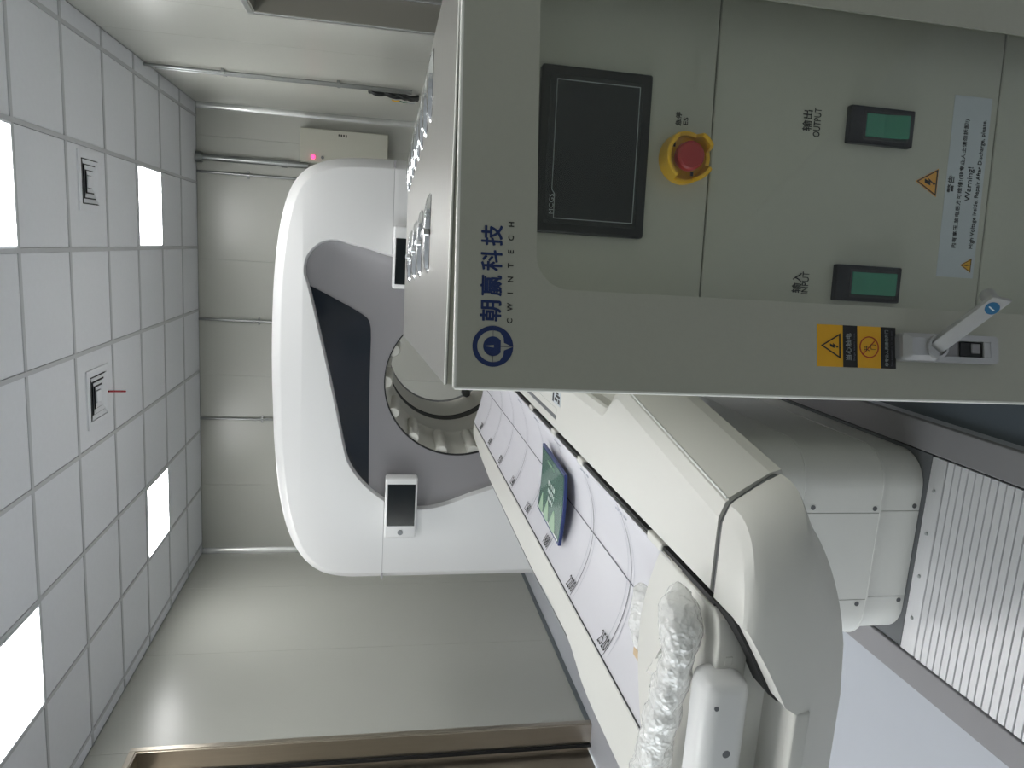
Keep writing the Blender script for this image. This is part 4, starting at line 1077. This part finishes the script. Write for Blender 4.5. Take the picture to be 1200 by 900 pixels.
# yellow and black danger sticker
st = obj('danger_sticker', b_box((0.0395, -0.0006, DZT-0.575), (0.0935, 0.0002, DZT-0.462)), M_STICKY, dr, DF)
BLK = M_INK
for a, b in ((0.4985, 0.519), (0.5535, 0.575)):
    obj('sticker_band', b_box((0.0395, -0.0010, DZT-b), (0.0935, -0.0004, DZT-a)), BLK, dr, DF)
tri = [(0, 0.017), (-0.0165, -0.011), (0.0165, -0.011)]
drawing('sticker_triangle', [{'outer': tri, 'holes': [[(x*0.80, y*0.80) for x, y in tri]]}, [(x*0.62, y*0.62-0.0015) for x, y in BOLT]], dr, DF, 0.0665, DZT-0.4840, -0.0006, M_INK, 0.0003)
drawing('sticker_circle', [{'outer': circle(0.0140, 48), 'holes': [circle(0.0125, 48)]}, stroke((-0.009, 0.0088), (0.009, -0.0088), 0.0013)], dr, DF, 0.0665, DZT-0.5363, -0.0006, M_RINK, 0.0004)
dsign('lettering', '开', 0.0648, -0.5325, height=0.0078, width=0.0070, d=-0.0006)
dsign('lettering', '门', 0.0668, -0.5415, height=0.0072, width=0.0065, d=-0.0006)
dsign('lettering', '当心触电', 0.0660, -0.5060, height=0.0078, width=0.0350, m=M_WINK, d=-0.0010)
dsign('lettering', 'Danger electric shock', 0.0660, -0.5145, height=0.0030, width=0.0350, m=M_INKG, d=-0.0010)
dsign('lettering', '非专业人员请勿开门', 0.0660, -0.5615, height=0.0052, width=0.0470, m=M_WINK, d=-0.0010)
dsign('lettering', 'Non professionals do not open', 0.0660, -0.5690, height=0.0026, width=0.0460, m=M_INKG, d=-0.0010)
# swing-handle lock: plate, channel, lever turned out
hx = 0.0680; hz1, hz0 = DZT-0.574, DZT-0.723
hpz = obj('lock_plate', plate_holes(rrect(hx-0.0185, hz0, hx+0.0185, hz1, 0.006, 6), [[(hx-0.0105, hz0+0.012), (hx+0.0105, hz0+0.012), (hx+0.0105, hz1-0.062), (hx-0.0105, hz1-0.062)]], 'y', -0.010, 0.0), M_ZINC, dr, DF, smooth=30)
obj('lock_boss', b_loft([[(hx+p[0]*s_, y_, hz1-0.027+p[1]*s_) for p in rrect(-0.0183, -0.0268, 0.0183, 0.0268, 0.006, 6)] for s_, y_ in ((1.0, -0.009), (0.97, -0.014), (0.62, -0.020), (0.58, -0.020))], closed=True, cap=True), M_ZINC, dr, DF, smooth=30)
obj('lock_channel', b_box((hx-0.0105, -0.004, hz0+0.012), (hx+0.0105, -0.0015, hz1-0.062)), M_RAIL, dr, DF)
obj('lock_latch', b_box((hx-0.0100, -0.0065, hz0+0.022), (hx+0.0100, -0.0040, hz0+0.056), 0.001, 1), M_DARK, dr, DF)
obj('lock_latch', b_box((hx-0.0050, -0.0085, hz0+0.026), (hx+0.0080, -0.0060, hz0+0.040), 0.001, 1), M_RAIL, dr, DF)
obj('lock_latch', b_box((hx-0.0105, -0.0105, hz0+0.012), (hx+0.0105, -0.0060, hz0+0.023), 0.001, 1), M_ZINC, dr, DF)
pz = DZT-0.620
obj('lock_pivot', b_lathe_y([(0.0150, -0.016), (0.0150, -0.0235), (0.0115, -0.0240), (0.0110, -0.0205), (0.0005, -0.0205)], hx, pz, 32), M_ZINC, dr, DF, smooth=30)
# lever leaves the pivot, swung down to the right and out towards the room
A = Vector((hx, -0.018, pz)); B = Vector((hx+0.052, -0.078, pz-0.036))
d_ = (B-A).normalized(); side = d_.cross(Vector((0, -1, 0))).normalized(); up_ = side.cross(d_).normalized()
LM = Matrix(((d_.x, side.x, up_.x, A.x), (d_.y, side.y, up_.y, A.y), (d_.z, side.z, up_.z, A.z), (0, 0, 0, 1)))
Ln = (B-A).length
prof = [(-0.004, -0.0095), (0.010, -0.0100), (Ln, -0.0098), (Ln+0.010, 0.0098), (0.010, 0.0100), (-0.004, 0.0095)]
obj('lock_lever', b_prism(prof, 'z', -0.0045, 0.0045, 0.0012, 2), M_ZINC, dr, DF @ LM, smooth=30)
obj('lever_badge', b_cyl((Ln-0.010, 0.001, 0.0043), (Ln-0.010, 0.001, 0.0050), 0.0082, n=32), M_BADGE, dr, DF @ LM)
obj('lever_badge_mark', b_box((Ln-0.0115, -0.0035, 0.0050), (Ln-0.0100, 0.0050, 0.0053)), M_LABEL, dr, DF @ LM)
obj('lock_cylinder', b_cyl((Ln-0.006, 0.0, -0.0045), (Ln-0.006, 0.0, -0.026), 0.0092, n=28), M_ZINC, dr, DF @ LM, smooth=40)

bpy.context.view_layer.update()
